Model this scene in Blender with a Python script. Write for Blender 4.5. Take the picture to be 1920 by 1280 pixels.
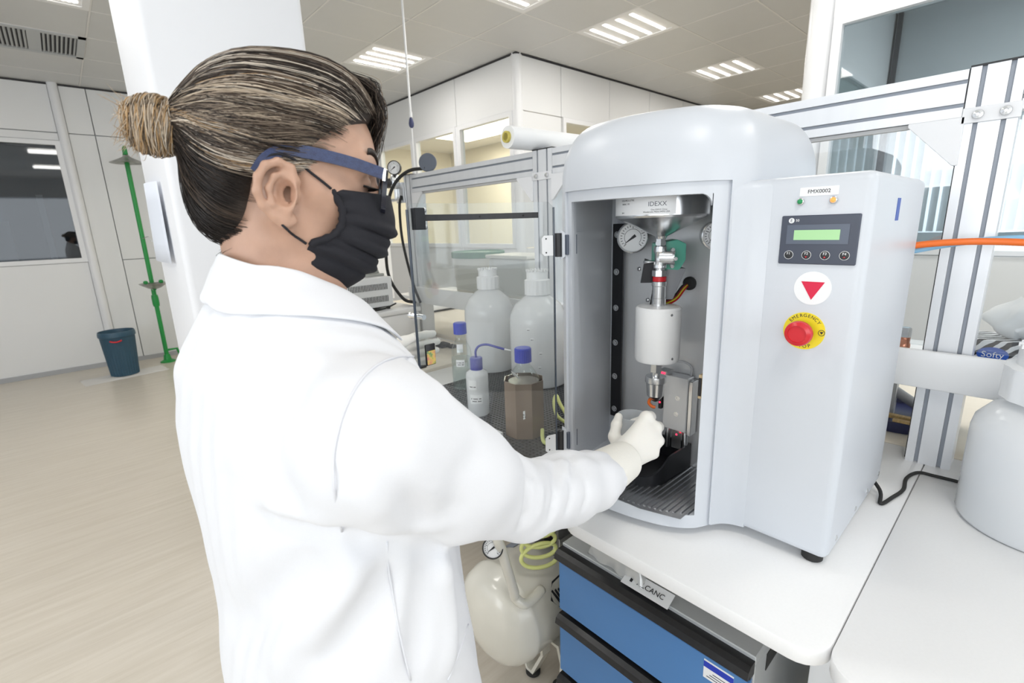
import bpy, bmesh, math, random
import numpy as np
from mathutils import Vector, Matrix
random.seed(7)
rng = np.random.default_rng(7)
S = bpy.context.scene
COL = S.collection
for o in list(bpy.data.objects):
    bpy.data.objects.remove(o)

# ---------------------------------------------------------------- camera
# room axes: +X along the bench depth, +Y along the bench front, +Z up; the camera stands at the origin
FPX, PITCH, ROLL, YAW, CAMZ = 903.2, 13.52, 2.0, 47.78, 1.42
_y, _p, _r = map(math.radians, (YAW, PITCH, ROLL))
_h = np.array([math.cos(_y), math.sin(_y), 0]); _rt = np.array([math.sin(_y), -math.cos(_y), 0])
FW = _h * math.cos(_p) + np.array([0, 0, -math.sin(_p)]); _dn = np.cross(FW, _rt)
RT = math.cos(_r) * _rt + math.sin(_r) * _dn
DN = -math.sin(_r) * _rt + math.cos(_r) * _dn
cam = bpy.data.cameras.new('camera'); camo = bpy.data.objects.new('camera', cam); COL.objects.link(camo)
cam.sensor_width = 36; cam.lens = FPX / 1920 * 36; cam.clip_start = 0.02; cam.clip_end = 60
m = Matrix.Identity(4)
for i in range(3):
    m[i][0] = RT[i]; m[i][1] = -DN[i]; m[i][2] = -FW[i]
m[2][3] = CAMZ
camo.matrix_world = m
cam.dof.use_dof = True; cam.dof.focus_distance = 0.95; cam.dof.aperture_fstop = 7.1
S.camera = camo

# ---------------------------------------------------------------- world, daylight, exposure
w = bpy.data.worlds.new('world'); S.world = w; w.use_nodes = True
w.node_tree.nodes['Background'].inputs[0].default_value = (0.86, 0.92, 1.0, 1)
w.node_tree.nodes['Background'].inputs[1].default_value = 1.0
S.view_settings.view_transform = 'Standard'; S.view_settings.look = 'None'
S.view_settings.gamma = 1; S.view_settings.use_curve_mapping = False
S.view_settings.exposure = 0.33
cy = S.cycles
cy.max_bounces = 7; cy.diffuse_bounces = 4; cy.glossy_bounces = 4; cy.transmission_bounces = 4; cy.transparent_max_bounces = 14
cy.caustics_reflective = False; cy.caustics_refractive = False

def area(name, loc, target, sx, sy, power, col=(1, 1, 1)):
    l = bpy.data.lights.new(name, 'AREA'); l.shape = 'RECTANGLE'; l.size = sx; l.size_y = sy
    l.energy = power; l.color = col
    o = bpy.data.objects.new(name, l); COL.objects.link(o); o.location = loc
    d = Vector(target) - Vector(loc)
    o.rotation_euler = d.to_track_quat('-Z', 'Y').to_euler()
    return o
# daylight entering through the window bands behind the camera
area('window_daylight_west', (-3.3, -0.7, 1.75), (1.0, 0.5, 1.2), 4.6, 1.5, 62, (0.93, 0.97, 1.0))
area('window_daylight_south', (1.8, -3.3, 1.75), (1.8, 1.0, 1.2), 6.0, 1.5, 36, (0.93, 0.97, 1.0))

# ---------------------------------------------------------------- materials
MATS = {}
def mat(name, col, rough=0.5, metal=0.0, spec=0.5, noise=None, bump=None, emit=None, coat=0.0, trans=0.0, sss=0.0):
    """noise=(scale, amount[, stretch xyz]) varies the colour, bump=(scale, strength[, stretch])"""
    if name in MATS: return MATS[name]
    M = bpy.data.materials.new(name); M.use_nodes = True; nt = M.node_tree
    b = nt.nodes['Principled BSDF']; MATS[name] = M
    b.inputs['Base Color'].default_value = (*col, 1)
    b.inputs['Roughness'].default_value = rough; b.inputs['Metallic'].default_value = metal
    b.inputs['Specular IOR Level'].default_value = spec
    b.inputs['Coat Weight'].default_value = coat
    b.inputs['Transmission Weight'].default_value = trans
    if sss: b.inputs['Subsurface Weight'].default_value = sss; b.inputs['Subsurface Radius'].default_value = (0.012, 0.005, 0.003)
    if emit:
        b.inputs['Emission Color'].default_value = (*emit[0], 1); b.inputs['Emission Strength'].default_value = emit[1]
    M.diffuse_color = (*col, 1)
    tc = None
    def coords(stretch):
        nonlocal tc
        if tc is None: tc = nt.nodes.new('ShaderNodeTexCoord')
        mp = nt.nodes.new('ShaderNodeMapping'); nt.links.new(tc.outputs['Object'], mp.inputs[0])
        mp.inputs['Scale'].default_value = stretch
        return mp
    if noise:
        mp = coords(noise[2] if len(noise) > 2 else (1, 1, 1))
        n = nt.nodes.new('ShaderNodeTexNoise'); n.inputs['Scale'].default_value = noise[0]; n.inputs['Detail'].default_value = 5
        nt.links.new(mp.outputs[0], n.inputs['Vector'])
        r = nt.nodes.new('ShaderNodeValToRGB'); a = noise[1]
        r.color_ramp.elements[0].position = 0.3; r.color_ramp.elements[1].position = 0.7
        r.color_ramp.elements[0].color = (*[max(0, c * (1 - a)) for c in col], 1)
        r.color_ramp.elements[1].color = (*[min(1, c * (1 + a)) for c in col], 1)
        nt.links.new(n.outputs['Fac'], r.inputs[0]); nt.links.new(r.outputs[0], b.inputs['Base Color'])
    if bump:
        mp = coords(bump[2] if len(bump) > 2 else (1, 1, 1))
        n = nt.nodes.new('ShaderNodeTexNoise'); n.inputs['Scale'].default_value = bump[0]; n.inputs['Detail'].default_value = 3
        nt.links.new(mp.outputs[0], n.inputs['Vector'])
        bp = nt.nodes.new('ShaderNodeBump'); bp.inputs['Strength'].default_value = bump[1]; bp.inputs['Distance'].default_value = 0.002
        nt.links.new(n.outputs['Fac'], bp.inputs['Height']); nt.links.new(bp.outputs[0], b.inputs['Normal'])
    return M

def clear_mat(name, tint, gloss=0.06, rough=0.02, body=0.0, bodycol=(1, 1, 1), thru=0.35):
    """thin clear sheet: transparent + a fresnel reflection + optional milky body"""
    M = bpy.data.materials.new(name); M.use_nodes = True; nt = M.node_tree; MATS[name] = M
    for n in list(nt.nodes): nt.nodes.remove(n)
    out = nt.nodes.new('ShaderNodeOutputMaterial')
    tr = nt.nodes.new('ShaderNodeBsdfTransparent'); tr.inputs[0].default_value = (*tint, 1)
    gl = nt.nodes.new('ShaderNodeBsdfGlossy'); gl.inputs['Roughness'].default_value = rough
    lw = nt.nodes.new('ShaderNodeLayerWeight'); lw.inputs[0].default_value = 0.5
    pw = nt.nodes.new('ShaderNodeMath'); pw.operation = 'POWER'; pw.inputs[1].default_value = 5
    nt.links.new(lw.outputs['Facing'], pw.inputs[0])
    ml = nt.nodes.new('ShaderNodeMath'); ml.operation = 'MULTIPLY_ADD'; ml.inputs[1].default_value = 0.8; ml.inputs[2].default_value = gloss
    ml.use_clamp = True
    nt.links.new(pw.outputs[0], ml.inputs[0])
    mx = nt.nodes.new('ShaderNodeMixShader'); nt.links.new(ml.outputs[0], mx.inputs[0])
    base = tr
    if body > 0:
        df = nt.nodes.new('ShaderNodeBsdfDiffuse'); df.inputs[0].default_value = (*bodycol, 1)
        tl = nt.nodes.new('ShaderNodeBsdfTranslucent'); tl.inputs[0].default_value = (*bodycol, 1)
        mb_ = nt.nodes.new('ShaderNodeMixShader'); mb_.inputs[0].default_value = thru
        nt.links.new(df.outputs[0], mb_.inputs[1]); nt.links.new(tl.outputs[0], mb_.inputs[2])
        m2 = nt.nodes.new('ShaderNodeMixShader'); m2.inputs[0].default_value = body
        nt.links.new(tr.outputs[0], m2.inputs[1]); nt.links.new(mb_.outputs[0], m2.inputs[2]); base = m2
    nt.links.new(base.outputs[0], mx.inputs[1]); nt.links.new(gl.outputs[0], mx.inputs[2])
    nt.links.new(mx.outputs[0], out.inputs[0])
    M.diffuse_color = (*tint, 0.3)
    return M

W = dict(
    wall=mat('wall_panel_white', (0.80, 0.81, 0.82), 0.45, bump=(60, 0.05)),
    joint=mat('panel_joint_grey', (0.42, 0.43, 0.45), 0.6),
    trim=mat('trim_white_metal', (0.82, 0.83, 0.85), 0.35),
    cream=mat('cream_wall', (0.86, 0.80, 0.68), 0.6, bump=(40, 0.05)),
    pillar=mat('painted_pillar', (0.84, 0.85, 0.88), 0.6, bump=(80, 0.06)),
    ceil=mat('ceiling_tile_metal', (0.64, 0.645, 0.64), 0.38, noise=(3, 0.02), bump=(220, 0.08)),
    grid=mat('ceiling_grid', (0.78, 0.77, 0.75), 0.5),
    dark=mat('dark_gap', (0.05, 0.05, 0.055), 0.7),
    alu=mat('anodised_aluminium', (0.80, 0.82, 0.85), 0.38, 0.35, noise=(30, 0.02, (1, 1, 0.1))),
    alushade=mat('groove_shade_alu', (0.34, 0.37, 0.42), 0.5, 0.4),  # darker copy of the aluminium, with groove shade put into the colour
    steel=mat('stainless_steel', (0.74, 0.75, 0.76), 0.22, 1.0, bump=(120, 0.06, (1, 1, 0.05))),
    brushed=mat('brushed_steel_plate', (0.80, 0.81, 0.82), 0.36, 0.55, noise=(8, 0.04, (1, 1, 0.1)), bump=(200, 0.06, (1, 1, 0.05))),
    chrome=mat('chrome', (0.85, 0.86, 0.87), 0.08, 1.0),
    black=mat('black_plastic', (0.016, 0.016, 0.018), 0.38, noise=(60, 0.2)),
    blackmetal=mat('black_anodised', (0.025, 0.026, 0.03), 0.3, 0.4),
    rubber=mat('black_rubber', (0.02, 0.02, 0.02), 0.7),
    whitep=mat('white_plastic', (0.86, 0.87, 0.88), 0.3),
    shell=mat('machine_shell_grey_white', (0.615, 0.645, 0.69), 0.34, bump=(400, 0.04)),
    inner=mat('machine_inner_grey', (0.68, 0.70, 0.70), 0.4),
    top=mat('white_worktop', (0.90, 0.90, 0.90), 0.32, noise=(200, 0.01)),
    blue=mat('blue_drawer_front', (0.085, 0.235, 0.52), 0.42, bump=(300, 0.05)),
    cabgrey=mat('cabinet_grey', (0.55, 0.57, 0.58), 0.45, 0.2),
    paper=mat('paper_white', (0.88, 0.89, 0.90), 0.7),
    ink=mat('print_black', (0.02, 0.02, 0.025), 0.6),
    red=mat('red_plastic', (0.62, 0.02, 0.03), 0.25),
    yellow=mat('yellow_plate', (0.88, 0.72, 0.02), 0.4),
    bluecap=mat('blue_cap', (0.02, 0.05, 0.50), 0.35),
    hose=mat('pale_green_hose', (0.74, 0.78, 0.30), 0.35),
    orange=mat('orange_hose', (0.85, 0.17, 0.02), 0.35),
    lightblue=mat('light_blue_hose', (0.25, 0.50, 0.72), 0.35),
    green=mat('green_paint', (0.015, 0.30, 0.06), 0.35),
)

# ---------------------------------------------------------------- mesh helpers
def org(p):
    return Vector(p.get('_o', (0, 0, 0))) if p else Vector((0, 0, 0))

def obj(name, verts, faces, material=None, parent=None, smooth=False, loc=None, autosmooth=None):
    """one mesh object; verts are world coordinates, origin = parent origin or loc"""
    v = np.asarray(verts, dtype=float).reshape(-1, 3)
    if parent is not None: o_ = org(parent)
    elif loc is not None: o_ = Vector(loc)
    else:
        mn, mx = v.min(0), v.max(0); o_ = Vector(((mn[0] + mx[0]) / 2, (mn[1] + mx[1]) / 2, mn[2]))
    me = bpy.data.meshes.new(name); me.from_pydata((v - np.array(o_)).tolist(), [], [list(map(int, f)) for f in faces])
    if smooth: me.polygons.foreach_set('use_smooth', [True] * len(me.polygons))
    me.validate(); me.update()
    if material: me.materials.append(material)
    o = bpy.data.objects.new(name, me); COL.objects.link(o)
    if parent is not None: o.parent = parent
    else: o.location = o_
    o['_o'] = tuple(o_)
    if autosmooth: sharp(o, autosmooth)
    return o

def sharp(o, ang):
    me = o.data; bm = bmesh.new(); bm.from_mesh(me)
    for f in bm.faces: f.smooth = True
    a = math.radians(ang)
    for e in bm.edges:
        if len(e.link_faces) == 2 and e.calc_face_angle(0) > a: e.smooth = False
    bm.to_mesh(me); bm.free()

def thing(name, label, cat, loc, group=None):
    o = bpy.data.objects.new(name, None); COL.objects.link(o); o.location = loc
    o.empty_display_size = 0.05; o['_o'] = tuple(loc)
    return tag(o, label, cat, group)

def tag(o, label, cat, group=None):
    o['label'] = label; o['category'] = cat
    if group: o['group'] = group
    return o

def struct(o):
    o['kind'] = 'structure'; return o

class MB:
    """collects shapes into one mesh"""
    def __init__(s): s.v = []; s.f = []
    def add(s, v, f):
        n = len(s.v); s.v += [tuple(map(float, p)) for p in v]; s.f += [[i + n for i in q] for q in f]; return s
    def box(s, a, b):
        x0, y0, z0 = a; x1, y1, z1 = b
        return s.add([(x0, y0, z0), (x1, y0, z0), (x1, y1, z0), (x0, y1, z0), (x0, y0, z1), (x1, y0, z1), (x1, y1, z1), (x0, y1, z1)],
                     [(0, 3, 2, 1), (4, 5, 6, 7), (0, 1, 5, 4), (1, 2, 6, 5), (2, 3, 7, 6), (3, 0, 4, 7)])
    def obox(s, c, ax, ay, az, hx, hy, hz):
        c, ax, ay, az = map(lambda q: np.array(q, float), (c, ax, ay, az))
        P = []
        for z in (-1, 1):
            for x, y in ((-1, -1), (1, -1), (1, 1), (-1, 1)): P.append(c + ax * hx * x + ay * hy * y + az * hz * z)
        return s.add(P, [(0, 3, 2, 1), (4, 5, 6, 7), (0, 1, 5, 4), (1, 2, 6, 5), (2, 3, 7, 6), (3, 0, 4, 7)])
    def cyl(s, a, b, r0, r1=None, n=20, cap=True):
        a, b = np.array(a, float), np.array(b, float); r1 = r0 if r1 is None else r1
        d = (b - a) / np.linalg.norm(b - a); u = np.cross(d, (0, 0, 1) if abs(d[2]) < .9 else (1, 0, 0)); u /= np.linalg.norm(u); w_ = np.cross(d, u)
        P = []
        for c, r in ((a, r0), (b, r1)):
            for i in range(n):
                t = 2 * math.pi * i / n; P.append(c + r * (math.cos(t) * u + math.sin(t) * w_))
        F = [(i, (i + 1) % n, n + (i + 1) % n, n + i) for i in range(n)]
        if cap: F += [tuple(range(n - 1, -1, -1)), tuple(range(n, 2 * n))]
        return s.add(P, F)
    def lathe(s, prof, c=(0, 0, 0), axis=(0, 0, 1), n=32):
        """prof = [(r, h)...] along axis from c"""
        c = np.array(c, float); d = np.array(axis, float); d /= np.linalg.norm(d)
        u = np.cross(d, (0, 0, 1) if abs(d[2]) < .9 else (1, 0, 0)); u /= np.linalg.norm(u); w_ = np.cross(d, u)
        P = []; rows = []
        for r, h in prof:
            if r < 1e-6: rows.append([len(P)]); P.append(c + d * h); continue
            rows.append(list(range(len(P), len(P) + n)))
            for i in range(n):
                t = 2 * math.pi * i / n; P.append(c + d * h + r * (math.cos(t) * u + math.sin(t) * w_))
        F = []
        for A, B in zip(rows[:-1], rows[1:]):
            for i in range(n):
                j = (i + 1) % n
                if len(A) == 1 and len(B) == 1: continue
                if len(A) == 1: F.append((A[0], B[j], B[i]))
                elif len(B) == 1: F.append((A[i], A[j], B[0]))
                else: F.append((A[i], A[j], B[j], B[i]))
        if len(rows[0]) > 1: F.append(tuple(rows[0][::-1]))
        if len(rows[-1]) > 1: F.append(tuple(rows[-1]))
        return s.add(P, F)
    def tube(s, pts, r, n=10, closed=False, cap=True):
        P = np.array(pts, float); m_ = len(P); rr = np.full(m_, r) if np.isscalar(r) else np.array(r)
        T = np.gradient(P, axis=0) if not closed else (np.roll(P, -1, 0) - np.roll(P, 1, 0))
        T /= np.linalg.norm(T, axis=1)[:, None] + 1e-12
        u = np.cross(T[0], (0, 0, 1)); u = u if np.linalg.norm(u) > .1 else np.cross(T[0], (1, 0, 0)); u /= np.linalg.norm(u)
        V = []
        for i in range(m_):
            u = u - T[i] * (u @ T[i]); u /= np.linalg.norm(u) + 1e-12; w_ = np.cross(T[i], u)
            for k in range(n):
                t = 2 * math.pi * k / n; V.append(P[i] + rr[i] * (math.cos(t) * u + math.sin(t) * w_))
        F = []
        for i in range(m_ if closed else m_ - 1):
            j = (i + 1) % m_
            for k in range(n):
                l = (k + 1) % n; F.append((i * n + k, i * n + l, j * n + l, j * n + k))
        if cap and not closed: F += [tuple(range(n - 1, -1, -1)), tuple(range((m_ - 1) * n, m_ * n))]
        return s.add(V, F)
    def prism(s, poly, o, ux, uy, un, h):
        """poly 2d in (ux,uy) about o, extruded along un by h"""
        o, ux, uy, un = (np.array(q, float) for q in (o, ux, uy, un)); n = len(poly)
        A = [o + ux * a + uy * b for a, b in poly]; B = [p + un * h for p in A]
        return s.add(A + B, [tuple(range(n - 1, -1, -1)), tuple(range(n, 2 * n))] + [(i, (i + 1) % n, n + (i + 1) % n, n + i) for i in range(n)])
    def build(s, name, material=None, parent=None, smooth=False, loc=None, auto=None, bevel=0, seg=2):
        o = obj(name, s.v, s.f, material, parent, smooth, loc)
        bm = bmesh.new(); bm.from_mesh(o.data); bmesh.ops.recalc_face_normals(bm, faces=bm.faces)
        if bevel:
            es = [e for e in bm.edges if len(e.link_faces) == 2 and e.calc_face_angle(0) > 0.5]
            bmesh.ops.bevel(bm, geom=es, offset=bevel, segments=seg, affect='EDGES', profile=0.5, clamp_overlap=True)
        bm.to_mesh(o.data); bm.free()
        if auto: sharp(o, auto)
        elif bevel: sharp(o, 30)
        return o

def box(name, a, b, material, parent=None, bevel=0, seg=2, loc=None):
    return MB().box(a, b).build(name, material, parent, bevel=bevel, seg=seg, loc=loc)

def catmull(P, n=8, closed=False):
    P = [np.array(p, float) for p in P]; out = []
    m_ = len(P)
    for i in range(m_ if closed else m_ - 1):
        p1, p2 = P[i], P[(i + 1) % m_]
        p0 = P[i - 1] if (i > 0 or closed) else 2 * p1 - p2
        p3 = P[(i + 2) % m_] if (i + 2 < m_ or closed) else 2 * p2 - p1
        for k in range(n):
            t = k / n
            out.append(0.5 * ((2 * p1) + (-p0 + p2) * t + (2 * p0 - 5 * p1 + 4 * p2 - p3) * t * t + (-p0 + 3 * p1 - 3 * p2 + p3) * t ** 3))
    if not closed: out.append(P[-1])
    return out

def text(name, s, size, o, ux, uy, material, parent, lift=0.0004, align='CENTER', squash=1.0):
    """flat lettering: baseline centre at o, ux reading direction, uy up"""
    c = bpy.data.curves.new(name, 'FONT'); c.body = s; c.size = size; c.align_x = align; c.align_y = 'CENTER'
    c.extrude = 0.0001; c.resolution_u = 3
    t = bpy.data.objects.new(name, c); COL.objects.link(t)
    dg = bpy.context.evaluated_depsgraph_get(); me0 = t.evaluated_get(dg).to_mesh()
    V = [tuple(v.co) for v in me0.vertices]; F = [tuple(p.vertices) for p in me0.polygons]
    t.evaluated_get(dg).to_mesh_clear(); bpy.data.objects.remove(t); bpy.data.curves.remove(c)
    ux, uy, o = (np.array(q, float) for q in (ux, uy, o)); un = np.cross(ux, uy)
    return obj(name, [o + ux * a * squash + uy * b + un * (z + lift) for a, b, z in V], F, material, parent)

def boolean(a, b, op='DIFFERENCE'):
    """apply b to a and remove b"""
    md = a.modifiers.new('b', 'BOOLEAN'); md.operation = op; md.object = b; md.solver = 'EXACT'
    bpy.context.view_layer.update()
    dg = bpy.context.evaluated_depsgraph_get()
    me = bpy.data.meshes.new_from_object(a.evaluated_get(dg)); old = a.data
    a.modifiers.clear(); a.data = me; bpy.data.meshes.remove(old); bpy.data.objects.remove(b)
    return a

def copy_tree(o, delta, parent=None):
    c = o.copy(); COL.objects.link(c)
    d = Vector(delta)
    if parent is None: c.location = o.location + d
    else: c.parent = parent
    c['_o'] = tuple(Vector(o['_o']) + d)
    for ch in o.children: copy_tree(ch, delta, c)
    return c
# ================================================================ SETTING
CE = 3.0
# floor with streaked vinyl
def floor_mat():
    M = bpy.data.materials.new('floor_vinyl_beige'); M.use_nodes = True; nt = M.node_tree; b = nt.nodes['Principled BSDF']
    tc = nt.nodes.new('ShaderNodeTexCoord'); mp = nt.nodes.new('ShaderNodeMapping'); mp.inputs['Scale'].default_value = (0.9, 14, 1)
    mp.inputs['Rotation'].default_value = (0, 0, math.radians(6))
    n = nt.nodes.new('ShaderNodeTexNoise'); n.inputs['Scale'].default_value = 3.0; n.inputs['Detail'].default_value = 8; n.inputs['Roughness'].default_value = 0.65
    r = nt.nodes.new('ShaderNodeValToRGB'); r.color_ramp.elements[0].position = 0.25; r.color_ramp.elements[1].position = 0.75
    r.color_ramp.elements[0].color = (0.60, 0.54, 0.45, 1); r.color_ramp.elements[1].color = (0.72, 0.665, 0.58, 1)
    nt.links.new(tc.outputs['Object'], mp.inputs[0]); nt.links.new(mp.outputs[0], n.inputs['Vector'])
    nt.links.new(n.outputs['Fac'], r.inputs[0]); nt.links.new(r.outputs[0], b.inputs['Base Color'])
    b.inputs['Roughness'].default_value = 0.3
    return M
struct(box('floor', (-3.6, -3.6, -0.1), (9.2, 7.3, 0.0), floor_mat()))

ceiling = struct(box('ceiling', (-3.6, -3.6, CE + 0.012), (9.2, 7.3, CE + 0.1), W['grid']))
GX, GY, ST = 2.32, 1.74, 0.62
LIGHT_TILES = [(2.32, 4.22), (3.56, 2.36), (5.42, 2.36), (2.32, 2.36), (-0.16, 4.22), (-0.16, 1.74), (2.32, 0.5), (-0.16, -0.74), (-2.02, 1.74), (2.32, -1.36), (7.28, 2.36)]
VENT = (-0.16, 5.46)
tile_me = None
for i in range(-9, 12):
    for j in range(-8, 9):
        x, y = round(GX + i * ST, 3), round(GY + j * ST, 3)
        if x < -2.1 or x > 8.4 or y < -1.5 or y > 6.9: continue
        if y > 3.0 and x > 3.5: continue
        if y < 0.5 and x > 3.3: continue
        if any(abs(x - a) < .02 and abs(y - b_) < .02 for a, b_ in LIGHT_TILES + [VENT]): continue
        if tile_me is None:
            t = MB().box((x + .004, y + .004, CE), (x + ST - .004, y + ST - .004, CE + .0118)).build('ceiling_tile', W['ceil'], ceiling, bevel=.004, seg=1)
            tile_me = t.data; tx, ty = x, y
        else:
            t = bpy.data.objects.new('ceiling_tile', tile_me); COL.objects.link(t); t.parent = ceiling; t.location = (x - tx, y - ty, 0)
# T-bars of the ceiling grid
for i in range(-7, 11):
    x = GX + i * ST; y1 = 7.15 if x < 3.46 else 3.62; y0 = -1.4 if x < 3.4 else 1.13
    box('grid_bar', (x - .006, y0, CE - .002), (x + .006, y1, CE + .011), W['grid'], ceiling)
for j in range(-5, 9):
    y = GY + j * ST; x1 = 8.5 if 1.13 < y < 3.6 else 3.44
    box('grid_bar', (-2.03, y - .006, CE - .0021), (x1, y + .006, CE + .011), W['grid'], ceiling)
# coarse remainder of the ceiling outside the tiled zone
box('ceiling_margin', (-3.55, -3.55, CE), (-2.03, 7.15, CE + .011), W['ceil'], ceiling)

led = mat('led_emitter', (1, 1, 1), 0.4, emit=((1.0, 0.95, 0.86), 9.0))
led.cycles.emission_sampling = 'NONE'
troff = mat('luminaire_white', (0.85, 0.85, 0.85), 0.3)
places = ['above the back glass partition', 'nearest the corner of the partition room', 'farthest along the passage ceiling', 'at the top edge of the picture beside the corner', 'above the wall vent at the far left']
behind = ['overhead between the pillar and the camera', 'overhead right of the aluminium frame', 'overhead just behind the camera', 'overhead near the rear windows', 'overhead near the south windows', 'at the far end of the passage']
for k, (x, y) in enumerate(LIGHT_TILES):
    lab = 'recessed square LED ceiling light ' + (places[k] if k < 5 else behind[k - 5])
    t = thing('ceiling_light', lab, 'ceiling light', (x + ST / 2, y + ST / 2, CE - .004), 'recessed LED ceiling lights')
    fr = MB()
    for a, b_ in (((x + .004, y + .004), (x + ST - .004, y + .045)), ((x + .004, y + ST - .045), (x + ST - .004, y + ST - .004)), ((x + .004, y + .045), (x + .045, y + ST - .045)), ((x + ST - .045, y + .045), (x + ST - .004, y + ST - .045))):
        fr.box((*a, CE - .003), (*b_, CE + .0105))
    fr.build('frame', troff, t)
    box('reflector', (x + .045, y + .045, CE + .004), (x + ST - .045, y + ST - .045, CE + .0105), troff, t)
    for q in range(4):
        yy = y + .115 + q * .13
        mb = MB()
        for d in range(17):
            mb.lathe([(.0125, 0), (.011, .006), (.006, .010), (0, .011)], (x + .085 + d * (ST - .17) / 16, yy, CE + .0035), (0, 0, -1), 8)
        box('led_strip', (x + .065, yy - .016, CE - .001), (x + ST - .065, yy + .016, CE + .0035), mat('led_strip_glow', (1, 1, 1), .4, emit=((1, .95, .87), 2.2)), t)
        mb.build('led_row', led, t, smooth=True)
    if x > -1 or True:
        a = area('luminaire_light', (x + ST / 2, y + ST / 2, CE - .03), (x + ST / 2, y + ST / 2, 0), .52, .52, 9, (1.0, .965, .91)); 
MATS['led_strip_glow'].cycles.emission_sampling = 'NONE'
# air vent
x, y = VENT
t = thing('air_vent', 'square grey ceiling air vent with two banks of slats', 'air vent', (x + ST / 2, y + ST / 2, CE - .01))
ventm = mat('vent_grey', (0.52, 0.54, 0.55), .45)
f = MB(); f.box((x, y, CE - .008), (x + ST, y + .05, CE + .01)); f.box((x, y + ST - .05, CE - .008), (x + ST, y + ST, CE + .01))
f.box((x, y, CE - .008), (x + .05, y + ST, CE + .01)); f.box((x + ST - .05, y, CE - .008), (x + ST, y + ST, CE + .01)); f.build('frame', ventm, t)
box('duct_back', (x + .05, y + .05, CE + .006), (x + ST - .05, y + ST - .05, CE + .0105), W['dark'], t)
box('centre_plate', (x + .27, y + .05, CE - .004), (x + .35, y + ST - .05, CE + .004), ventm, t)
for k in range(16):
    xx = x + .06 + (k if k < 8 else k - 8) * .027 + (0 if k < 8 else .30)
    MB().obox((xx + .008, y + ST / 2, CE - .002), (.8, 0, .6), (0, 1, 0), (-.6, 0, .8), .009, ST / 2 - .06, .0012).build('slat', ventm, t)

# ---- partition panel helper
def vpanel(name, plane, c, a0, a1, z0, z1, th, parent, material=None, gap=.004):
    """panel on plane 'X' (x=c) or 'Y' (y=c) spanning a0..a1, z0..z1; th is signed thickness"""
    if plane == 'X': A, B = (min(c, c + th), a0 + gap, z0 + gap), (max(c, c + th), a1 - gap, z1 - gap)
    else: A, B = (a0 + gap, min(c, c + th), z0 + gap), (a1 - gap, max(c, c + th), z1 - gap)
    return box(name, A, B, material or W['wall'], parent, bevel=.002, seg=1)
def bx(name, plane, c0, c1, a0, a1, z0, z1, material, parent):
    A, B = ((c0, a0, z0), (c1, a1, z1)) if plane == 'X' else ((a0, c0, z0), (a1, c1, z1))
    return box(name, A, B, material, parent)
glass = clear_mat('window_glass', (0.93, 0.96, 0.96), 0.05)
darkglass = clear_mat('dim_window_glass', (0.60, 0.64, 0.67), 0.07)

def frame_window(name, plane, c, a0, a1, z0, z1, th, glassmat, label=None):
    o = bpy.data.objects.new(name, None); COL.objects.link(o)
    loc = (c, (a0 + a1) / 2, z0) if plane == 'X' else ((a0 + a1) / 2, c, z0)
    o.location = loc; o['_o'] = loc; struct(o)
    fr = MB(); w_ = .045; c0, c1 = sorted((c - .012 * np.sign(th), c + th))
    def q(A0, A1, Z0, Z1):
        if plane == 'X': fr.box((c0, A0, Z0), (c1, A1, Z1))
        else: fr.box((A0, c0, Z0), (A1, c1, Z1))
    q(a0, a1, z0, z0 + w_); q(a0, a1, z1 - w_, z1); q(a0, a0 + w_, z0 + w_, z1 - w_); q(a1 - w_, a1, z0 + w_, z1 - w_)
    fr.build('window_frame', W['trim'], o)
    bx('pane', plane, c + th * .45, c + th * .55, a0 + w_, a1 - w_, z0 + w_, z1 - w_, glassmat, o) if th > 0 else bx('pane', plane, c + th * .55, c + th * .45, a0 + w_, a1 - w_, z0 + w_, z1 - w_, glassmat, o)
    return o

def wall_root(name, loc):
    o = bpy.data.objects.new(name, None); COL.objects.link(o); o.location = loc; o['_o'] = loc; return struct(o)

# ---- far wall behind the pillar (y = 7.15)
Yw = 7.15
wl = wall_root('wall_left', (0, Yw, 0))
edges = [-3.55, -2.2, -1.0, 0.2]
box('wall_core', (-3.6, Yw + .03, 0), (-1.0, Yw + .1, CE), W['joint'], wl)
box('wall_core', (.2, Yw + .03, 0), (9.2, Yw + .1, CE), W['joint'], wl)
box('wall_core', (-1.0, Yw + .03, 0), (.2, Yw + .1, 1.19), W['joint'], wl)
box('wall_core', (-1.0, Yw + .03, 2.44), (.2, Yw + .1, CE), W['joint'], wl)
for a0, a1 in zip(edges[:-1], edges[1:]):
    vpanel('wall_panel', 'Y', Yw, a0, a1, 2.52, CE - .015, .03, wl)
    if a1 < .1: vpanel('wall_panel', 'Y', Yw, a0, a1, 0.0, 2.52, .03, wl)
vpanel('wall_panel', 'Y', Yw, -1.0, .2, 0.0, 1.19, .03, wl)
vpanel('wall_panel', 'Y', Yw, -1.0, .2, 2.44, 2.52, .03, wl)
for a0, a1 in ((.28, .5), (.5, 1.12), (1.12, 1.74), (1.74, 2.6), (2.6, 3.46)):
    vpanel('wall_panel', 'Y', Yw, a0, a1, 2.52, CE - .015, .03, wl)
    if a0 > .45:
        vpanel('wall_panel', 'Y', Yw, a0, a1, 1.19, 2.52, .03, wl); vpanel('wall_panel', 'Y', Yw, a0, a1, 0, 1.19, .03, wl)
    else: vpanel('wall_panel', 'Y', Yw, a0, a1, 0, 2.52, .03, wl)
MB().cyl((.24, Yw - .005, 0), (.24, Yw - .005, CE), .042, n=24).build('rounded_post', W['trim'], wl, smooth=False, auto=40)
box('dark_shadow_gap', (-3.6, Yw - .004, CE - .014), (3.46, Yw + .03, CE - .002), W['dark'], wl)
struct(box('baseboard_left', (-3.55, Yw - .012, 0), (3.4, Yw, .05), W['joint']))
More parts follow.
